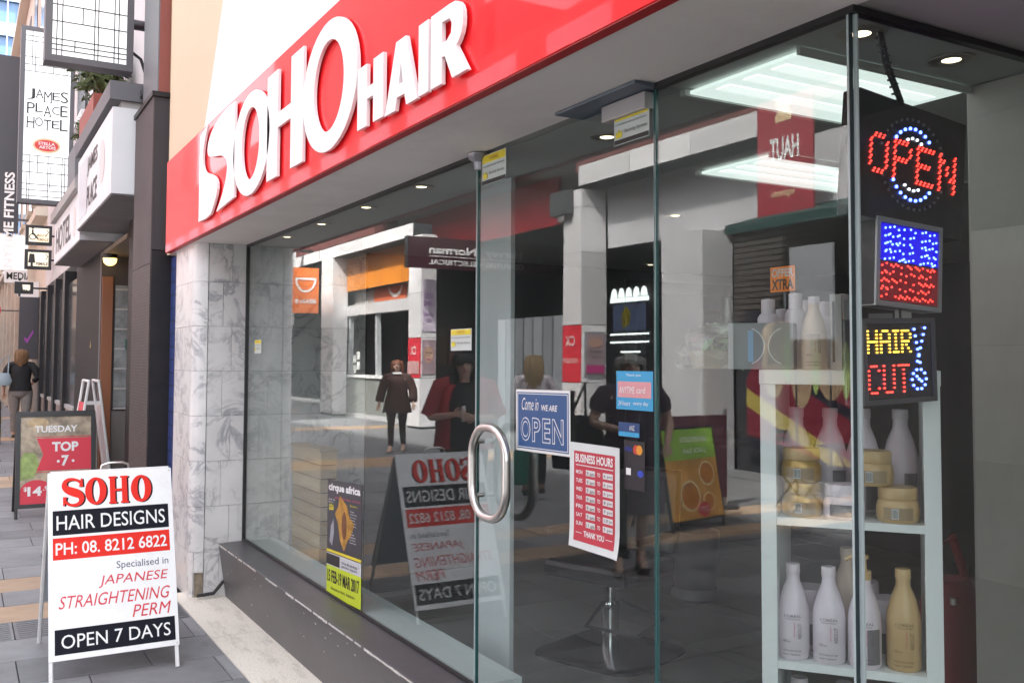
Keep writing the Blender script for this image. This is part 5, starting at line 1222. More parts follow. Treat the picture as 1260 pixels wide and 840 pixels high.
# orange kiosk between the first columns
ok = thing('orange_kiosk', 'food kiosk opposite with orange tiled fascia, white counter sill and dark servery', 'kiosk')
orange = mat('orange_panel', (.80, .27, .03), .35, rvar=True)
MB().box(-26.38, -21.02, -8.4, -8.03, 3.6, 4.56).build('fascia_core', joint, ok)
for k in range(4): piece('fascia_panel', orange, -26.38+k*1.34+.01, -26.38+(k+1)*1.34-.01, -8.03, -8.01, 3.6, 4.56, ok)
MB().box(-26.38, -21.6, -8.3, -8.02, 2.88, 3.18).build('white_lintel', tilew, ok)
f_ = MB().box(-26.38, -21.6, -8.3, -8.26, 3.18, 3.6).build('transom', mat('transom_grey', (.35, .33, .31), .4), ok)
MB().box(-24.8, -22.6, -8.26, -8.24, 3.2, 3.58).build('logo_panel', mat('kiosk_logo', (.55, .12, .05), .5), ok)
P = OP(-22.6, -8.235, 3.2, ok); mb = MB(); stroke_poly(mb, P, [(.7+.45*math.cos(math.radians(a)), .42+.30*math.sin(math.radians(a))) for a in range(190, 351, 10)], .09, .004, .004); mb.build('logo', txt_w, ok)
MB().box(-26.38, -21.6, -8.30, -8.0, 1.12, 1.2).build('counter', white, ok)
MB().box(-26.38, -21.6, -8.28, -8.05, .12, 1.12).build('counter_front', mat('counter_green_grey', (.28, .29, .27), .4, var=.2), ok)
MB().box(-26.38, -21.6, -8.28, -8.03, 0, .12).build('plinth', tilew, ok)
for xx in (-26.35, -24.3, -21.72): MB().box(xx, xx+.12, -8.2, -8.08, 1.2, 2.88).build('mullion', mat('mullion_pale', (.45, .47, .48), .4), ok)
MB().box(-26.38, -21.6, -9.6, -9.5, 1.2, 2.88).build('servery_back', mat('servery_dark', (.035, .03, .03), .5), ok)
for k in range(3): MB().box(-24.0+k*.72, -23.4+k*.72, -9.49, -9.46, 1.5, 2.5).build('menu_photo', mat('menu_photo_%d' % (k % 2), ((.28, .10, .08), (.20, .13, .09))[k % 2], .5, var=.7, vscale=8), ok)
for k in range(4): MB().box(-25.9+.28*(k % 2), -25.68+.28*(k % 2), -8.07, -8.065, 1.25+.28*(k//2)+.1*(k % 2), 1.47+.28*(k//2)+.1*(k % 2)).build('notice', pap, ok)
MB().box(-21.58, -21.3, -8.35, -7.95, 0, 3.6).build('maroon_jamb', mat('maroon', (.10, .025, .03), .5), ok)
MB().box(-21.28, -21.02, -8.2, -8.0, 0, 3.6).build('pale_jamb', mat('mullion_pale', (.45, .47, .48), .4), ok)
# orange hanging sign with a smile
t = thing('smile_sign', 'orange projecting sign with white smile outline beside the tiled column opposite', 'sign')
MB().box(-27.62, -27.5, -7.55, -6.75, 3.0, 4.35).build('panel', mat('smile_orange', (.80, .18, .02), .4), t)
P = Panel((-27.49, -6.75, 3.0), (0, -1, 0), (0, 0, 1), t)
P = Panel((-27.49, -7.55, 3.0), (0, 1, 0), (0, 0, 1), t); mb = MB()
stroke_poly(mb, P, [(.40+.3*math.cos(math.radians(a)), 1.02+.38*math.sin(math.radians(a))) for a in range(180, 361, 12)], .06, .004, .004); stroke_poly(mb, P, [(.08, 1.02), (.72, 1.02)], .06, .006, .004)
mb.build('logo', txt_w, t); P.text('lettering', [('BEAN B', .08, .28, .72, .42, .03)], .004, txt_w)
MB().box(-27.6, -27.52, -7.9, -7.55, 3.9, 3.96).build('bracket', dsteel, t)
# pale projecting board reading mum
t = thing('pale_projecting_board', 'pale grey projecting board with thin dark letters m u r beyond the orange sign', 'sign')
MB().box(-29.2, -29.0, -7.3, -5.6, 2.7, 5.4).build('panel', mat('board_pale', (.62, .65, .66), .4), t)
P = Panel((-28.99, -7.3, 2.7), (0, 1, 0), (0, 0, 1), t)
P.text('lettering', [('mum', .2, 1.35, 1.5, 1.8, -.012)], .004, mat('slate_ink', (.06, .07, .12), .5)); P.text('lettering', [('TO DAY', .4, .85, 1.3, 1.1, 0)], .004, mat('faded_ink', (.38, .42, .45), .5))
MB().box(-29.15, -29.05, -7.9, -7.3, 5.0, 5.08).build('bracket', dsteel, t)
# arcade interior: electrical store hanging sign, lights, counters
t = thing('electronics_sign', 'wide dark maroon hanging sign reading Harvey Norman computers electrical', 'sign')
MB().box(-19.96, -19.81, -12.25, -7.05, 3.72, 4.44).build('panel', mat('sign_maroon', (.05, .012, .02), .4), t)
MB().box(-19.97, -19.80, -7.048, -7.03, 3.71, 4.45).build('end_cap', dsteel, t)
P = Panel((-19.805, -12.3, 3.72), (0, 1, 0), (0, 0, 1), t)
P.text('lettering', [('Harvey', 2.25, .30, 3.27, .53, .03), ('Norman', 3.5, .34, 4.74, .53, .03)], .006, txt_w)
P.rect('rule', 2.25, .275, 4.74, .29, .005, txt_w)
P.text('lettering', [('COMPUTERS', 2.2, .09, 3.25, .21, .02), ('ELECTRICAL', 3.5, .09, 4.74, .21, .02)], .006, txt_w); P.poly('dot', ell(3.38, .15, .03, .03, 8), .005, txt_w)
MB().box(-20.28, -14.3, -12.4, -12.3, 0, 4.6).build('arcade_back', mat('arcade_back', (.045, .045, .05), .5, var=.4, vscale=1), opb)
fl_on = mat('arcade_tube', (1, 1, 1), .4, emit=(.92, 1, .96), estr=1.6)
t = thing('phone_kiosk', 'dark shop in the arcade with bright menu boards and fluorescent strips', 'kiosk')
MB().box(-19.2, -15.6, -11.8, -11.4, 0, 3.6).build('shopfront', dark, t)
for k, (x0, x1, z0, z1) in enumerate(((-18.0, -16.6, 2.95, 3.05), (-18.0, -16.6, 2.2, 2.24), (-18.0, -16.6, 2.02, 2.06), (-17.6, -16.9, 1.8, 1.84))): MB().box(x0, x1, -11.39, -11.35, z0, z1).build('tube', fl_on, t)
for k in range(5): P = OP(-16.6-k*.28, -11.36, 3.06, t); P.poly('arch', ell(-.14+.28, 0, .13, .22, 10, 0, 180), .0, fl_on)
MB().box(-17.9, -16.7, -11.39, -11.36, 2.3, 2.9).build('screen', mat('screen_art', (.05, .08, .2), .4, var=.8, vscale=6, emit=(.1, .12, .2), estr=.4), t)
MB().prism([(0, 0), (.25, .1), (.3, .35), (.12, .5), (-.05, .3)], (-17.5, -11.33, 2.35), (1, 0, 0), (0, 0, 1), .01).build('picture', y_ink, t)
for k in range(7): MB().box(-20.0+k*.42, -19.64+k*.42, -9.6, -9.5, .1, 2.6).build('locker_panel', mat('locker_grey', (.20, .21, .23), .4, rvar=True), opb)
# red column lettering and posters
P = OP(-13.68, -7.592, 0, opb); P.text('lettering', [('CX', .14, 1.88, .42, 2.05, .01)], .006, txt_w); P.text('lettering', [('FOOD & GIFTS', .06, 1.58, .5, 1.66, .0)], .006, txt_w)
P = OP(-20.32, -7.592, 0, opb); P.text('lettering', [('CX', .2, 1.75, .5, 1.95, .01)], .006, txt_w); P.rect('band', .02, 1.3, .68, 1.6, .004, mat('pale_red', (.55, .3, .3), .5))
t = thing('beauty_poster', 'framed beauty poster on the side of the big tiled column opposite', 'poster')
MB().box(-13.655, -13.63, -8.08, -7.66, 1.36, 2.12).build('frame', mat('poster_frame_grey', (.3, .31, .33), .4), t)
P = Panel((-13.628, -8.05, 1.40), (0, 1, 0), (0, 0, 1), t); P.rect('sheet', 0, 0, .36, .68, .001, mat('poster_mauve', (.45, .32, .36), .4, var=.4, vscale=6)); P.rect('band', 0, 0, .36, .14, .004, mat('poster_magenta', (.5, .04, .2), .4)); P.poly('picture', ell(.18, .53, .14, .09), .004, mat('poster_skin', (.5, .3, .22), .5))
P.text('lettering', [('BEAUTY', .06, .34, .30, .40), ('SKIN', .1, .26, .26, .31)], .006, txt_k)
t = thing('face_poster', 'poster with a pink lit face on the column beside the kiosk', 'poster')
MB().box(-20.295, -20.28, -7.98, -7.64, 1.3, 2.1).build('sheet', mat('poster_mauve', (.45, .32, .36), .4, var=.4, vscale=6), t)
P = Panel((-20.278, -7.96, 1.3), (0, 1, 0), (0, 0, 1), t); P.poly('picture', ell(.16, .45, .12, .2), .004, mat('poster_skin', (.5, .3, .22), .5)); P.poly('picture', ell(.16, .34, .04, .02), .008, mat('poster_magenta', (.5, .04, .2), .4)); P.poly('picture', ell(.11, .50, .03, .012), .008, txt_k); P.poly('picture', ell(.21, .50, .03, .012), .008, txt_k)
t = thing('luggage_poster', 'pale lilac poster with purple lettering above the face poster', 'poster')
MB().box(-20.295, -20.28, -7.98, -7.64, 2.3, 3.5).build('sheet', mat('poster_lilac', (.60, .52, .62), .4), t)
P = Panel((-20.278, -7.96, 2.3), (0, 1, 0), (0, 0, 1), t); P.text('lettering', [('LUCKY', .03, .75, .3, .88, .02), ('LUGGAGE', .03, .58, .3, .70, .02), ('UPSTAIRS', .03, .34, .3, .42), ('LEVEL 1', .08, .22, .26, .30)], .004, mat('purple_ink', (.25, .05, .3), .5))
# maroon entry between column and grey column
MB().box(-13.6, -11.7, -12.0, -11.9, 0, 4.6).build('entry_back', dark, opb)
MB().box(-13.0, -12.1, -9.2, -9.1, .2, 2.9).build('lift_panel', mat('locker_grey', (.20, .21, .23), .4), opb)
MB().box(-11.95, -11.62, -8.6, -8.5, 0, 2.4).build('maroon_leaf', mat('maroon', (.10, .025, .03), .5), opb)
# louvred shutter, food poster, awning, banner at right
for k in range(16): piece('louvre_slat', mat('shutter_brown', (.085, .075, .07), .5), -10.6, -6.2, -8.32, -8.28, 2.2+k*.085, 2.27+k*.085, opb)
MB().box(-10.62, -6.2, -8.4, -8.33, 0, 3.56).build('shutter_backing', dark, opb)
t = thing('food_poster', 'large black food poster of filled rolls with red and yellow diagonal stripes', 'poster')
MB().box(-10.3, -7.2, -8.27, -8.23, .25, 2.35).build('sheet', mat('poster_black', (.02, .02, .03), .4), t)
P = OP(-7.2, -8.229, .25, t)
P.poly('stripe', [(.0, .0), (2.9, 1.4), (3.1, 1.1), (3.1, .3), (1.4, 0)], .002, mat('stripe_red', (.17, .015, .03), .5)); P.poly('stripe', [(1.6, .0), (3.1, .72), (3.1, .98), (1.1, .0)], .004, mat('stripe_yellow', (.40, .31, .07), .5)); P.poly('stripe', [(.2, .3), (1.7, .95), (2.6, 1.7), (2.3, 1.75), (.1, .6)], .003, mat('stripe_red', (.17, .015, .03), .5))
bun = mat('bun_brown', (.42, .29, .18), .5, var=.4, vscale=5)
for cx2, cy2, rx_, ry_ in ((2.55, 1.35, .22, .5), (2.05, 1.25, .20, .52), (1.55, 1.3, .24, .45), (2.3, 1.75, .5, .2)): P.poly('picture', ell(cx2, cy2, rx_, ry_), .006+cx2*.001, bun)
for cx2, cy2 in ((2.3, 1.45), (1.8, 1.3), (1.3, 1.25)): P.poly('picture', ell(cx2, cy2, .07, .38), .010, mat('salad_print', (.38, .5, .16), .5, var=.5, vscale=14))
t = thing('red_banner', 'dark red vertical banner with gold emblem and white capitals high opposite', 'sign')
MB().box(-9.2, -8.25, -7.42, -7.38, 3.48, 5.05).build('cloth', mat('banner_red', (.33, .035, .05), .5), t)
P = OP(-8.25, -7.378, 3.48, t); P.text('lettering', [('HAUT', .22, .72, .72, 1.02, .03)], .003, txt_w); P.text('lettering', [('espresso', .3, .22, .7, .32, .01)], .003, mat('badge_gold', (.7, .5, .3), .5))
P.poly('emblem', [(.34, 1.22), (.62, 1.22), (.62, 1.3), (.56, 1.38), (.62, 1.46), (.58, 1.54), (.38, 1.54), (.34, 1.46), (.4, 1.38), (.34, 1.3)], .003, mat('badge_gold', (.7, .5, .3), .5))
MB().tube([(-9.3, -7.40, 5.06), (-8.1, -7.40, 5.06)], .02, 8).build('rod', steel, t)
for xx in (-9.25, -8.15): MB().tube([(xx, -7.40, 5.06), (xx, -7.9, 5.06)], .015, 6).build('bracket', steel, t)
t = thing('green_awning', 'dark green sloping awning over the shopfront opposite', 'awning')
MB().add([(-9.3, -8.25, 3.75), (-4, -8.25, 3.75), (-4, -6.9, 3.38), (-9.3, -6.9, 3.38), (-9.3, -8.25, 3.73), (-4, -8.25, 3.73), (-4, -6.9, 3.36), (-9.3, -6.9, 3.36)], [(0, 3, 2, 1), (4, 5, 6, 7), (3, 7, 6, 2), (0, 4, 7, 3), (1, 2, 6, 5), (0, 1, 5, 4)]).build('canvas', mat('awning_green', (.012, .05, .045), .7), t)
MB().box(-9.3, -4, -6.905, -6.895, 3.26, 3.357).build('valance', mat('awning_green', (.02, .09, .08), .7), t)
for xx in (-4.1,): MB().tube([(xx, -6.92, 3.36), (xx, -8.2, 3.0)], .02, 6).build('arm', dsteel, t)
t = thing('menu_whiteboard', 'blank pale board on two thin legs in front of the green awning', 'sign')
MB().box(-7.62, -7.02, -6.34, -6.30, 1.85, 2.88).build('panel', mat('board_mid_grey', (.30, .31, .33), .5), t)
for xx in (-7.56, -7.08): MB().tube([(xx, -6.32, 0), (xx, -6.32, 1.86)], .01, 5).build('cord', dsteel, t)
for x0, x1, zz, col_ in ((-6.1, -2.2, 3.4, greyw), (-2.1, 2, 3.4, dark)): MB().box(x0, x1, -8.4, -8.0, 0, zz).build('shopfront', col_, opb)
for k in range(5): MB().box(-6.0+k*.9, -5.25+k*.9, -7.99, -7.96, .4, 2.8).build('pale_window', mat('pale_window', (.25, .30, .36), .1), opb)
# juice board
t = thing('juice_board', 'leaning black framed board with orange juice photo and green header', 'sandwich board')
jl, jr = V(-6.98, -4.08, 0), V(-7.12, -4.84, 0); exj = (jr-jl)/np.linalg.norm(jr-jl); exj = -exj
jn = np.cross(exj, (0, 0, 1)); lean = V(0, 0, 1)*.86-jn*.16; W_ = .77
o = jr+V(0, 0, .10); P = Panel(o, exj, lean, t); H_ = .86
MB().obox(P.pt(-.02, -.02, -.03), P.ex*(W_+.04), P.ey*(H_+.04), P.n*.026).build('frame', black, t)
P.rect('sheet', 0, 0, W_, H_, 0, mat('juice_orange', (.95, .48, .10), .4, var=.5, vscale=4))
P.rect('field', 0, H_*.66, W_, H_, .002, mat('juice_green', (.34, .60, .08), .4))
gl_ = mat('juice_light', (.95, .78, .45), .4)
for cx2, cy2, r_ in ((.18, .42, .12), (.47, .22, .15), (.20, .15, .09)): P.poly('picture', ell(cx2, cy2, r_, r_), .003+cx2*.002, gl_); P.poly('picture', ell(cx2, cy2, r_*.85, r_*.85), .006+cx2*.002, mat('juice_deep', (.75, .27, .03), .4, var=.4, vscale=9))
P.text('lettering', [('ENERGIZE', .12, H_*.85, .52, H_*.91, .01), ('JUICE BAR', .14, H_*.71, .5, H_*.78, .02)], .004, txt_w)
P.poly('roundel', ell(.30, .08, .09, .07), .012, menu_r := mat('menu_red', (.66, .03, .06), .45)); P.text('lettering', [('FRESH', .24, .085, .36, .11), ('FRUIT', .24, .05, .36, .075)], .014, txt_w)
for q in (0, W_): MB().tube([P.pt(q, 0, -.02), P.pt(q, -.13, -.02)], .014, 6).build('leg', black, t); MB().tube([P.pt(q, H_, -.02), P.pt(q, 0, -.02)-jn*.5+V(0, 0, -.1)], .014, 6).build('leg', black, t)
# maroon cafe barrier and bistro chairs
t = thing('cafe_barrier', 'maroon canvas cafe barrier standing behind the juice board', 'barrier')
MB().box(-7.95, -7.9, -5.6, -4.1, .12, 1.02).build('canvas', mat('maroon_canvas', (.09, .03, .045), .7), t)
for yy in (-5.6, -4.1): MB().tube([(-7.92, yy, 0), (-7.92, yy, 1.08)], .02, 8).build('post', steel, t); MB().lathe((-7.92, yy, 0), [(0, 0), (.15, 0), (.15, .02), (0, .03)], 16).build('foot', dsteel, t)
def bistro(x, y, rz, lab):
    t = thing('bistro_chair', lab, 'chair', 'black folding bistro chairs outside the cafe'); c, s_ = math.cos(rz), math.sin(rz)
    def q(a, b, z): return (x+a*c-b*s_, y+a*s_+b*c, z)
    for a in (-.2, .2):
        MB().tube([q(a, -.2, 0), q(a, .18, .45), q(a, .25, .86)], .009, 6).build('leg', black, t); MB().tube([q(a, .22, 0), q(a, -.18, .45)], .009, 6).build('leg', black, t)
    for k in range(6): MB().obox(q(-.2, -.19+k*.065, .45), V(.4*c, .4*s_, 0), V(-.045*s_, .045*c, 0), (0, 0, .012)).build('slat', black, t)
    for z in (.66, .76, .84): MB().obox(q(-.2, .2+(z-.6)*.2, z), V(.4*c, .4*s_, 0), V(-.012*s_, .012*c, 0), (0, 0, .04)).build('back_slat', black, t)
bistro(-7.4, -6.2, .3, 'black folding bistro chair nearest the juice board'); bistro(-6.6, -6.9, 2.4, 'black folding bistro chair turned the other way across the little table')
t = thing('bistro_table', 'small black folding table between the bistro chairs', 'table')
MB().lathe((-7.0, -6.5, .70), [(0, 0), (.30, 0), (.31, .012), (0, .02)], 24).build('top', black, t)
for a in (0, 1.57, 3.14, 4.71): MB().tube([(-7.0+.28*math.cos(a), -6.5+.28*math.sin(a), 0), (-7.0-.2*math.cos(a), -6.5-.2*math.sin(a), .70)], .009, 6).build('leg', black, t)

# ------------------------------------------------------------------ people
def person(label, loc, heading, H=1.65, skin=(.50, .30, .22), hair=(.10, .045, .02), stout=1.0, step=.0, armL=None, armR=None, top=None, bottom=None, extra=None, hairlen=.22, hold=None, sleeves=.9, coat_len=0., turn=0.):
    """local frame: -Y is forward, +X is the person's left"""
    t = thing('person', label, 'person', 'people in the lane')
    t.location = loc; t.rotation_euler = (0, 0, heading); s = H/1.70
    sk = mat('skin_%d' % int(skin[0]*1000), skin, .55)
    w_ = stout
    J = dict(pel=(0, 0, .93), waist=(0, 0, 1.08), chest=(0, .0, 1.28), neck0=(0, .01, 1.43), neck1=(0, -.005, 1.49), jaw=(0, -.028, 1.545), head=(0, -.012, 1.60), crown=(0, .0, 1.655))
    armL = armL or [(.20, 0, 1.40), (.25*w_, .02, 1.13), (.25*w_, -.04, .88)]; armR = armR or [(-.20, 0, 1.40), (-.25*w_, .02, 1.13), (-.25*w_, -.04, .88)]
    vs, es, rad = [], [], []
    def av(p, r): vs.append(V(p)*s); rad.append(r if isinstance(r, tuple) else (r, r)); return len(vs)-1
    pel = av(J['pel'], (.125*w_, .10*w_)); wa = av(J['waist'], (.115*w_, .09*w_)); ch = av(J['chest'], (.135*w_, .10*w_)); n0 = av(J['neck0'], .05); n1 = av(J['neck1'], .045)
    jw = av(J['jaw'], (.058, .062)); hd = av(J['head'], (.072, .088)); cr = av(J['crown'], (.055, .068))
    for a, b in ((pel, wa), (wa, ch), (ch, n0), (n0, n1), (n1, jw), (jw, hd), (hd, cr)): es.append((a, b))
    nose = av((0, -.112, 1.588), .010); es.append((hd, nose))
    for sx in (-1, 1):
        ear = av((sx*.080, .0, 1.59), .010); es.append((hd, ear))
    for sx, arm in ((1, armL), (-1, armR)):
        sh, el_, wr = [V(a) for a in arm]; a0 = av(sh, .052*w_**.5); a1 = av(el_, .040); a2 = av(wr, .026); es += [(ch, a0), (a0, a1), (a1, a2)]
        d = (wr-el_)/np.linalg.norm(wr-el_); side = np.cross(d, (0, 1, 0) if abs(d[1]) < .8 else (0, 0, 1)); side /= np.linalg.norm(side); fl_ = np.cross(side, d)
        pm = av(wr+d*.05, (.030, .018)); es.append((a2, pm))
        for k, (o_, l) in enumerate(((-.026, .060), (-.009, .072), (.009, .068), (.025, .052))):
            b0 = av(wr+d*.085+side*o_, .0085); b1 = av(wr+d*(.085+l*.55)+side*o_*1.1+fl_*.006, .0078); b2 = av(wr+d*(.085+l*.95)+side*o_*1.1+fl_*.022, .0065); es += [(pm, b0), (b0, b1), (b1, b2)]
        th0 = av(wr+d*.045-side*.042+fl_*.008, .010); th1 = av(wr+d*.085-side*.052+fl_*.02, .008); es += [(pm, th0), (th0, th1)]
    legs = []
    for sx in (-1, 1):
        f_ = -sx*step
        hp_ = V(sx*.095*w_, 0, .88); kn = V(sx*.10, -.02+f_*.5, .50); an = V(sx*.10, .03+f_, .085+max(0, -f_*-1)*.06); toe = an+V(sx*.015, -.15, -.055); heel = an+V(0, .03, -.045)
        ids = [av(hp_, .085*w_**.7), av(kn, .056), av(an, .036), av(toe, (.036, .022))]; hl = av(heel, .03); es += [(pel, ids[0]), (ids[0], ids[1]), (ids[1], ids[2]), (ids[2], ids[3]), (ids[2], hl)]; legs.append((hp_, kn, an, toe))
    me = bpy.data.meshes.new('body'); me.from_pydata([tuple(v) for v in vs], es, []); body = bpy.data.objects.new('body', me); COL.objects.link(body); body.parent = t
    sm = body.modifiers.new('skin', 'SKIN'); sm.use_smooth_shade = True
    for i, sv in enumerate(me.skin_vertices[0].data): sv.radius = (rad[i][0]*s, rad[i][1]*s); sv.use_root = (i == 0)
    sb = body.modifiers.new('sub', 'SUBSURF'); sb.levels = sb.render_levels = 1; me.materials.append(sk)
    X_, Y_ = (1, 0, 0), (0, 1, 0)
    def ring(c, rx, ry): return (V(c)*s, rx*s, ry*s, X_, Y_)
    # hair as a cap with length
    hm = mat('hair_%d_%d' % (int(hair[0]*1000), int(hair[1]*1000)), hair, .5, var=.5, vscale=60, bump=.8, bscale=140)
    hb2 = MB(); n = 26; m2 = 14; vv = []
    for j in range(m2+1):
        ph = j/m2
        for k in range(n):
            q = 2*math.pi*k/n; back = .5+.5*math.sin(q)   # +Y is the back of the head
            if ph < .5: r_ = math.sin(ph*2*math.pi/2); zz = 1.598+.108*math.cos(ph*2*math.pi/2)
            else: r_ = 1-.10*(ph-.5)*2; zz = 1.600-(ph-.5)*2*(hairlen*(.15+.85*min(1, back*1.7)) if back > .25 else -.035+.0)
            j_ = 1+rnd.uniform(-.06, .06)+.03*math.sin(5*q+1)
            if ph > .5: zz += (ph-.5)*2*hairlen*(.16*math.sin(3*q)+rnd.uniform(-.10, .12))
            if back <= .22 and ph >= .5: r_ = .90; zz = 1.635
            vv.append(V((.104+.012*ph)*r_*math.cos(q)*j_, .012+.116*r_*math.sin(q)*j_+(0 if back > .25 else .0), zz)*s)
    ff = [(j*n+k, j*n+(k+1) % n, (j+1)*n+(k+1) % n, (j+1)*n+k) for j in range(m2) for k in range(n)]
    hb2.add(vv, ff).build('hair', hm, t, True)
    lk = MB()
    for q in range(46):
        a = math.radians(rnd.uniform(-25, 205)); ln = hairlen*rnd.uniform(.75, 1.15); r0 = rnd.uniform(.98, 1.06)
        p = [V(.104*r0*math.cos(a)*k_, .012+.112*r0*math.sin(a)*k_, 1.66-ln*f_)*s for f_, k_ in ((-.12, .72), (.12, 1.0), (.5, 1.08), (.85, 1.06), (1.15, .98+rnd.uniform(-.1, .25)))]
        lk.tube(p, [.012*s, .017*s, .017*s, .013*s, .004*s], 5)
    lk.build('hair_locks', hm, t, True)
    fc = MB()
    for sx in (-1, 1): fc.prism(ell(0, 0, .012*s, .006*s, 8), V(sx*.031, -.100, 1.607)*s, (1, 0, 0), (0, 0, 1), .003*s); fc.obox(V(sx*.031-.016, -.103, 1.628)*s, (.032*s, 0, 0), (0, .006*s, 0), (0, 0, .004*s))
    fc.build('eyes', mat('eye_dark', (.03, .02, .02), .3), t); MB().prism(ell(0, 0, .022*s, .006*s, 10), V(0, -.088, 1.548)*s, (1, 0, 0), (0, 0, 1), .006*s).build('mouth', mat('lip', (.40, .12, .11), .5), t)
    if top:
        col_, name = top[:2]; tm = mat('cloth_%s_%d' % (name, int(sum(col_)*1e4)), col_, .8, var=.35, vscale=6, bump=.6, bscale=14); tb_ = MB(); fl = top[2] if len(top) > 2 else 0
        zb_ = .90-coat_len; fl0 = fl; fl = fl+.014
        rings = [ring((0, .005, zb_), (.165+fl)*w_, (.125+fl*.7)*w_), ring((0, .005, (zb_+1.1)/2), (.155+fl*.7)*w_, (.125+fl*.5)*w_), ring((0, .0, 1.10), (.145+fl*.3)*w_, .118*w_), ring((0, -.01, 1.27), .165*w_, .128*w_), ring((0, .0, 1.38), .168*w_**.7, .10*w_**.7), ring((0, .005, 1.43), .105, .075), ring((0, .005, 1.452), .062, .060)]
        tb_.loft(rings, 22, cap=False)
        for arm in (armL, armR):
            sh, el_, wr = [V(a) for a in arm]; e = el_+(wr-el_)*max(0, sleeves*2-1) if sleeves > .5 else sh+(el_-sh)*sleeves*2
            sg = np.sign(sh[0]); ptsr = [(V(sg*.06, .005, 1.405), .055), (V(sg*.13, .005, 1.398), .066*w_**.5), (sh+V(-.015*sg, 0, -.012), .070*w_**.6), (sh+(el_-sh)*.35, .064*w_**.6+fl*.2)]
            if sleeves > .5: ptsr += [(el_, .054*w_**.5+fl*.25), (e, .042+fl*.5)]
            else: ptsr += [(e, .06)]
            tb_.tube([p*s for p, _ in ptsr], [r_*s for _, r_ in ptsr], 14)
        tb_.build(name, tm, t, True)
    if bottom:
        col_, name = bottom[:2]; bm = mat('cloth_%s_%d' % (name, int(sum(col_)*1e4)), col_, .8, var=.3, vscale=6, bump=.5, bscale=14); bb_ = MB()
        if name == 'dress_skirt':
            bb_.loft([ring((0, 0, 1.0), .16*w_, .125*w_), ring((0, 0, .80), .20*w_, .16*w_), ring((0, 0, .48), .23*w_, .18*w_)], 22)
        else:
            bb_.loft([ring((0, .005, 1.02), .148*w_, .115*w_), ring((0, .005, .92), .165*w_, .130*w_), ring((0, .005, .85), .165*w_, .130*w_), ring((0, .005, .80), .13*w_, .11*w_), ring((0, .0, .76), .05*w_, .07*w_)], 20)
            loose = bottom[2] if len(bottom) > 2 else 0
            for hp_, kn, an, toe in legs: bb_.tube([(hp_+V(0, 0, .03))*s, (hp_+(kn-hp_)*.5)*s, kn*s, (kn+(an-kn)*.5)*s, (an+V(0, 0, .03))*s], [.094*w_**.8*s, (.083*w_**.6+loose)*s, (.066+loose)*s, (.060+loose)*s, (.048+loose)*s], 14)
        bb_.build(name, bm, t, True)
    sh_ = MB()
    for hp_, kn, an, toe in legs:
        sh_.loft([((an+V(0, .05, -.08))*s, .034*s, .012*s, X_, (0, 0, 1)), ((an+V(0, .04, -.055))*s, .036*s, .035*s, X_, (0, 0, 1)), ((an+V(0, -.05, -.055))*s, .040*s, .034*s, X_, (0, 0, 1)), ((toe+V(0, .02, -.004))*s, .042*s, .024*s, X_, (0, 0, 1)), ((toe+V(0, -.035, -.008))*s, .022*s, .012*s, X_, (0, 0, 1))], 12)
    sh_.build('shoes', mat('shoe_dark', (.04, .03, .03), .5) if not extra or 'shoe' not in extra else extra['shoe'], t, True)
    return t, s
def heading_of(dx, dy): return math.atan2(dx, -dy)   # forward (-Y local) to world (dx,dy)
# woman walking away at the far left
t, s = person('woman in black top and grey trousers walking away down the lane with shoulder bag', (-21.9, -.62, 0), heading_of(-1, .1), 1.80, hair=(.28, .15, .07), top=((.012, .012, .014), 'blouse'), bottom=((.24, .22, .21), 'trousers', .012), step=.10, hairlen=.20, stout=1.15,
              armR=[(-.20, 0, 1.40), (-.30, .06, 1.16), (-.17, -.06, 1.02)], sleeves=.75)
b = thing('shoulder_bag', 'pale blue grey handbag on the shoulder of the walking woman', 'bag')
bc = V(-21.70, -.98, 1.22)
bm = mat('bag_blue_grey', (.33, .40, .45), .5); mb = MB(); mb.loft([(bc+V(0, 0, -.15), .07, .17, (1, 0, 0), (0, 1, 0)), (bc+V(0, 0, -.05), .09, .20, (1, 0, 0), (0, 1, 0)), (bc+V(0, 0, .10), .04, .14, (1, 0, 0), (0, 1, 0))], 14); mb.build('body', bm, b, True)
MB().tube([bc+V(.02, -.12, .08), bc+V(0, .0, .36), bc+V(-.05, .13, .46), bc+V(0, .12, .08)], .012, 6).build('strap', bm, b)
# woman in brown, seen in the glass
t, s = person('woman in loose dark brown coat and leggings with white collar, reflected in the window', (-15.5, -4.95, 0), heading_of(.8, .55), 1.62, hair=(.24, .07, .03), skin=(.68, .44, .34), top=((.060, .020, .014), 'coat', .06), bottom=((.035, .014, .012), 'leggings'), step=.12, stout=1.22, coat_len=.17, hairlen=.17,
              armL=[(.21, 0, 1.39), (.30, .03, 1.14), (.34, -.04, .90)], armR=[(-.21, 0, 1.39), (-.30, .03, 1.14), (-.33, -.10, .92)], sleeves=.93, extra={'shoe': mat('shoe_tan', (.45, .30, .22), .5)})
MB().loft([((0, -.02, 1.375), .10, .09, (1, 0, 0), (0, 1, 0)), ((0, -.015, 1.405), .075, .07, (1, 0, 0), (0, 1, 0))], 16, cap=False).build('collar', white, t)
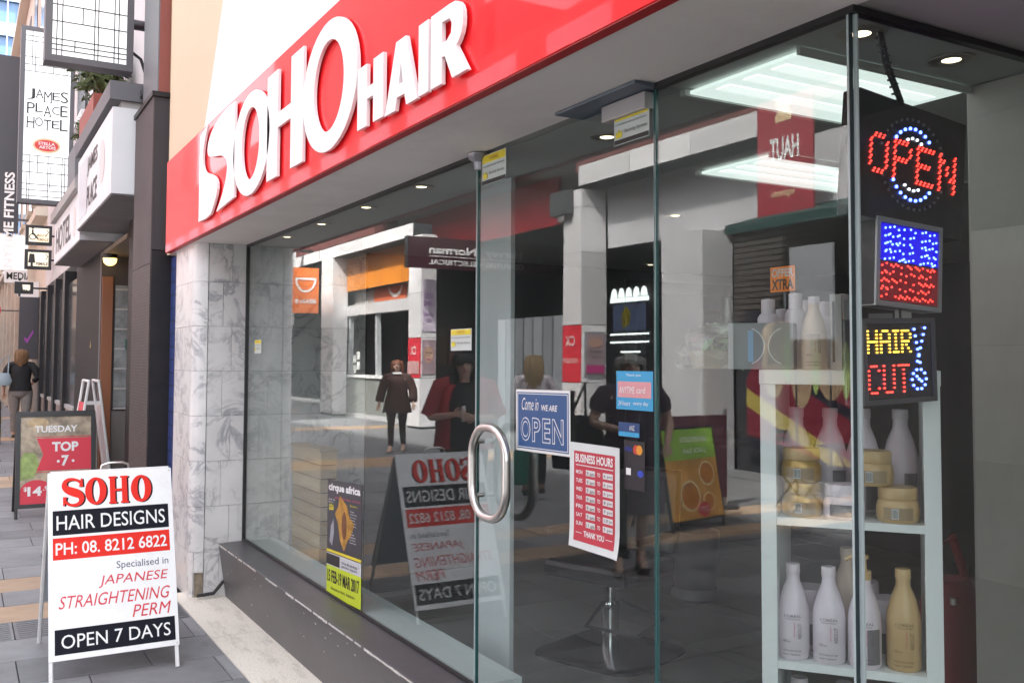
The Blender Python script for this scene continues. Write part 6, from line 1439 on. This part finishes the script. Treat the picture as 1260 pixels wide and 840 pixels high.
# dark haired woman holding a phone
t, s = person('dark haired woman in black top with red cardigan holding a phone, reflected in the glass', (-7.25, -2.02, 0), heading_of(.95, .5), 1.66, hair=(.012, .01, .01), skin=(.70, .46, .36), top=((.015, .015, .018), 'top'), bottom=((.02, .02, .025), 'trousers'), hairlen=.30, stout=1.15,
              armL=[(.21, 0, 1.40), (.30, -.02, 1.14), (.10, -.24, 1.18)], armR=[(-.21, 0, 1.40), (-.29, .0, 1.14), (-.10, -.24, 1.16)], sleeves=.12)
cm = mat('cardigan_red', (.38, .02, .03), .8, bump=.5)
mb = MB()
for sx in (1, -1):
    mb.loft([((sx*.16, .02, .86), .10, .15, (1, 0, 0), (0, 1, 0)), ((sx*.155, .02, 1.1), .075, .14, (1, 0, 0), (0, 1, 0)), ((sx*.14, .01, 1.32), .075, .125, (1, 0, 0), (0, 1, 0)), ((sx*.12, .01, 1.40), .07, .085, (1, 0, 0), (0, 1, 0))], 16)
    sh, el_ = V(sx*.20, 0, 1.385), V(sx*.30, -.01, 1.13); mb.tube([V(sx*.12, 0, 1.40), sh, sh+(el_-sh)*.5, el_], [.075, .082, .074, .070], 14)
mb.build('cardigan', cm, t, True)
MB().loft([((.03, -.098, 1.578), .030, .004, (1, 0, 0), (0, .1, 1)), ((.03, -.100, 1.578), .030, .018, (1, 0, 0), (0, 0, 1))], 10).build('glasses', black, t); 
ph = thing('phone', 'white phone held by the dark haired woman', 'phone')
MB().obox((-7.02, -1.90, 1.10), (.045, .05, 0), (.008, -.008, .0), (0, 0, .13)).build('case', pap, ph, bevel=.004)
# blonde woman from behind
t, s = person('blonde woman in white shirt and dark trousers walking off, reflected behind the open sign', (-9.9, -4.35, 0), heading_of(-.85, -.5), 1.68, hair=(.62, .44, .24), skin=(.62, .42, .33), top=((.82, .76, .80), 'shirt', .02), bottom=((.03, .035, .045), 'trousers'), hairlen=.28, step=.10, stout=1.05)
gb = thing('green_bag', 'dark green carrier bag low beside the blonde woman', 'bag')
mb = MB(); mb.loft([((-9.5, -4.0, .18), .06, .16, (1, 0, 0), (0, 1, 0)), ((-9.5, -4.0, .55), .08, .18, (1, 0, 0), (0, 1, 0)), ((-9.5, -4.0, .62), .03, .12, (1, 0, 0), (0, 1, 0))], 12); mb.build('body', mat('bag_green', (.01, .12, .09), .6), gb, True)
MB().tube([(-9.5, -4.1, .6), (-9.5, -4.05, .78), (-9.5, -3.95, .78), (-9.5, -3.9, .6)], .008, 6).build('handles', mat('bag_green', (.01, .12, .09), .6), gb)
# older woman with a big black bag
t, s = person('grey haired woman in dark floral dress carrying a black bag, reflected at the door edge', (-5.85, -2.72, 0), heading_of(.9, .45), 1.66, hair=(.50, .48, .46), skin=(.62, .42, .33), top=((.09, .06, .09), 'dress_top', .02), bottom=((.09, .06, .09), 'dress_skirt'), hairlen=.08, step=.06, stout=1.2, sleeves=.3,
              armL=[(.21, 0, 1.40), (.30, .0, 1.16), (.10, -.22, 1.12)], armR=[(-.21, 0, 1.40), (-.32, .02, 1.16), (-.26, -.16, 1.02)])
fm = MB()
for _ in range(120):
    a, z = rnd.uniform(0, 2*math.pi), rnd.uniform(.55, 1.35); rx_ = .205*1.2 if z < 1 else .168*1.2; ry_ = .16*1.2 if z < 1 else .130*1.2
    fm.lathe((rx_*math.cos(a), ry_*math.sin(a), z), [(0, -.006), (rnd.uniform(.008, .02), 0), (0, .006)], 6)
fm.build('flower_print', mat('floral_mauve', (.30, .22, .32), .8), t, kind='stuff')
gb = thing('black_bag', 'large black shoulder bag of the grey haired woman', 'bag')
mb = MB(); bc = V(-6.22, -2.50, .98); mb.loft([(bc+V(0, 0, -.22), .10, .22, (.5, .86, 0), (-.86, .5, 0)), (bc+V(0, 0, 0), .12, .24, (.5, .86, 0), (-.86, .5, 0)), (bc+V(0, 0, .2), .05, .16, (.5, .86, 0), (-.86, .5, 0))], 14); mb.build('body', mat('bag_black', (.015, .015, .018), .5), gb, True)
MB().tube([bc+V(-.1, .02, .15), bc+V(.02, -.05, .45), bc+V(.1, 0, .15)], .012, 6).build('strap', mat('bag_black', (.015, .015, .018), .5), gb)

# ------------------------------------------------------------------ put each Empty at the base of its thing, parts unmoved
bpy.context.view_layer.update()
for o in [o for o in SC.objects if o.type == 'EMPTY' and o.parent is None and o.get('category') and o.location.length < 1e-6]:
    lo = np.array([1e9]*3); hi = -lo
    def walk(c):
        global lo, hi
        for ch in c.children:
            if ch.type == 'MESH':
                for q in ch.bound_box:
                    p = np.array(ch.matrix_world @ Vector(q)); lo = np.minimum(lo, p); hi = np.maximum(hi, p)
            walk(ch)
    walk(o)
    if lo[0] > 1e8: continue
    base_at(o, ((lo[0]+hi[0])/2, (lo[1]+hi[1])/2, lo[2]))
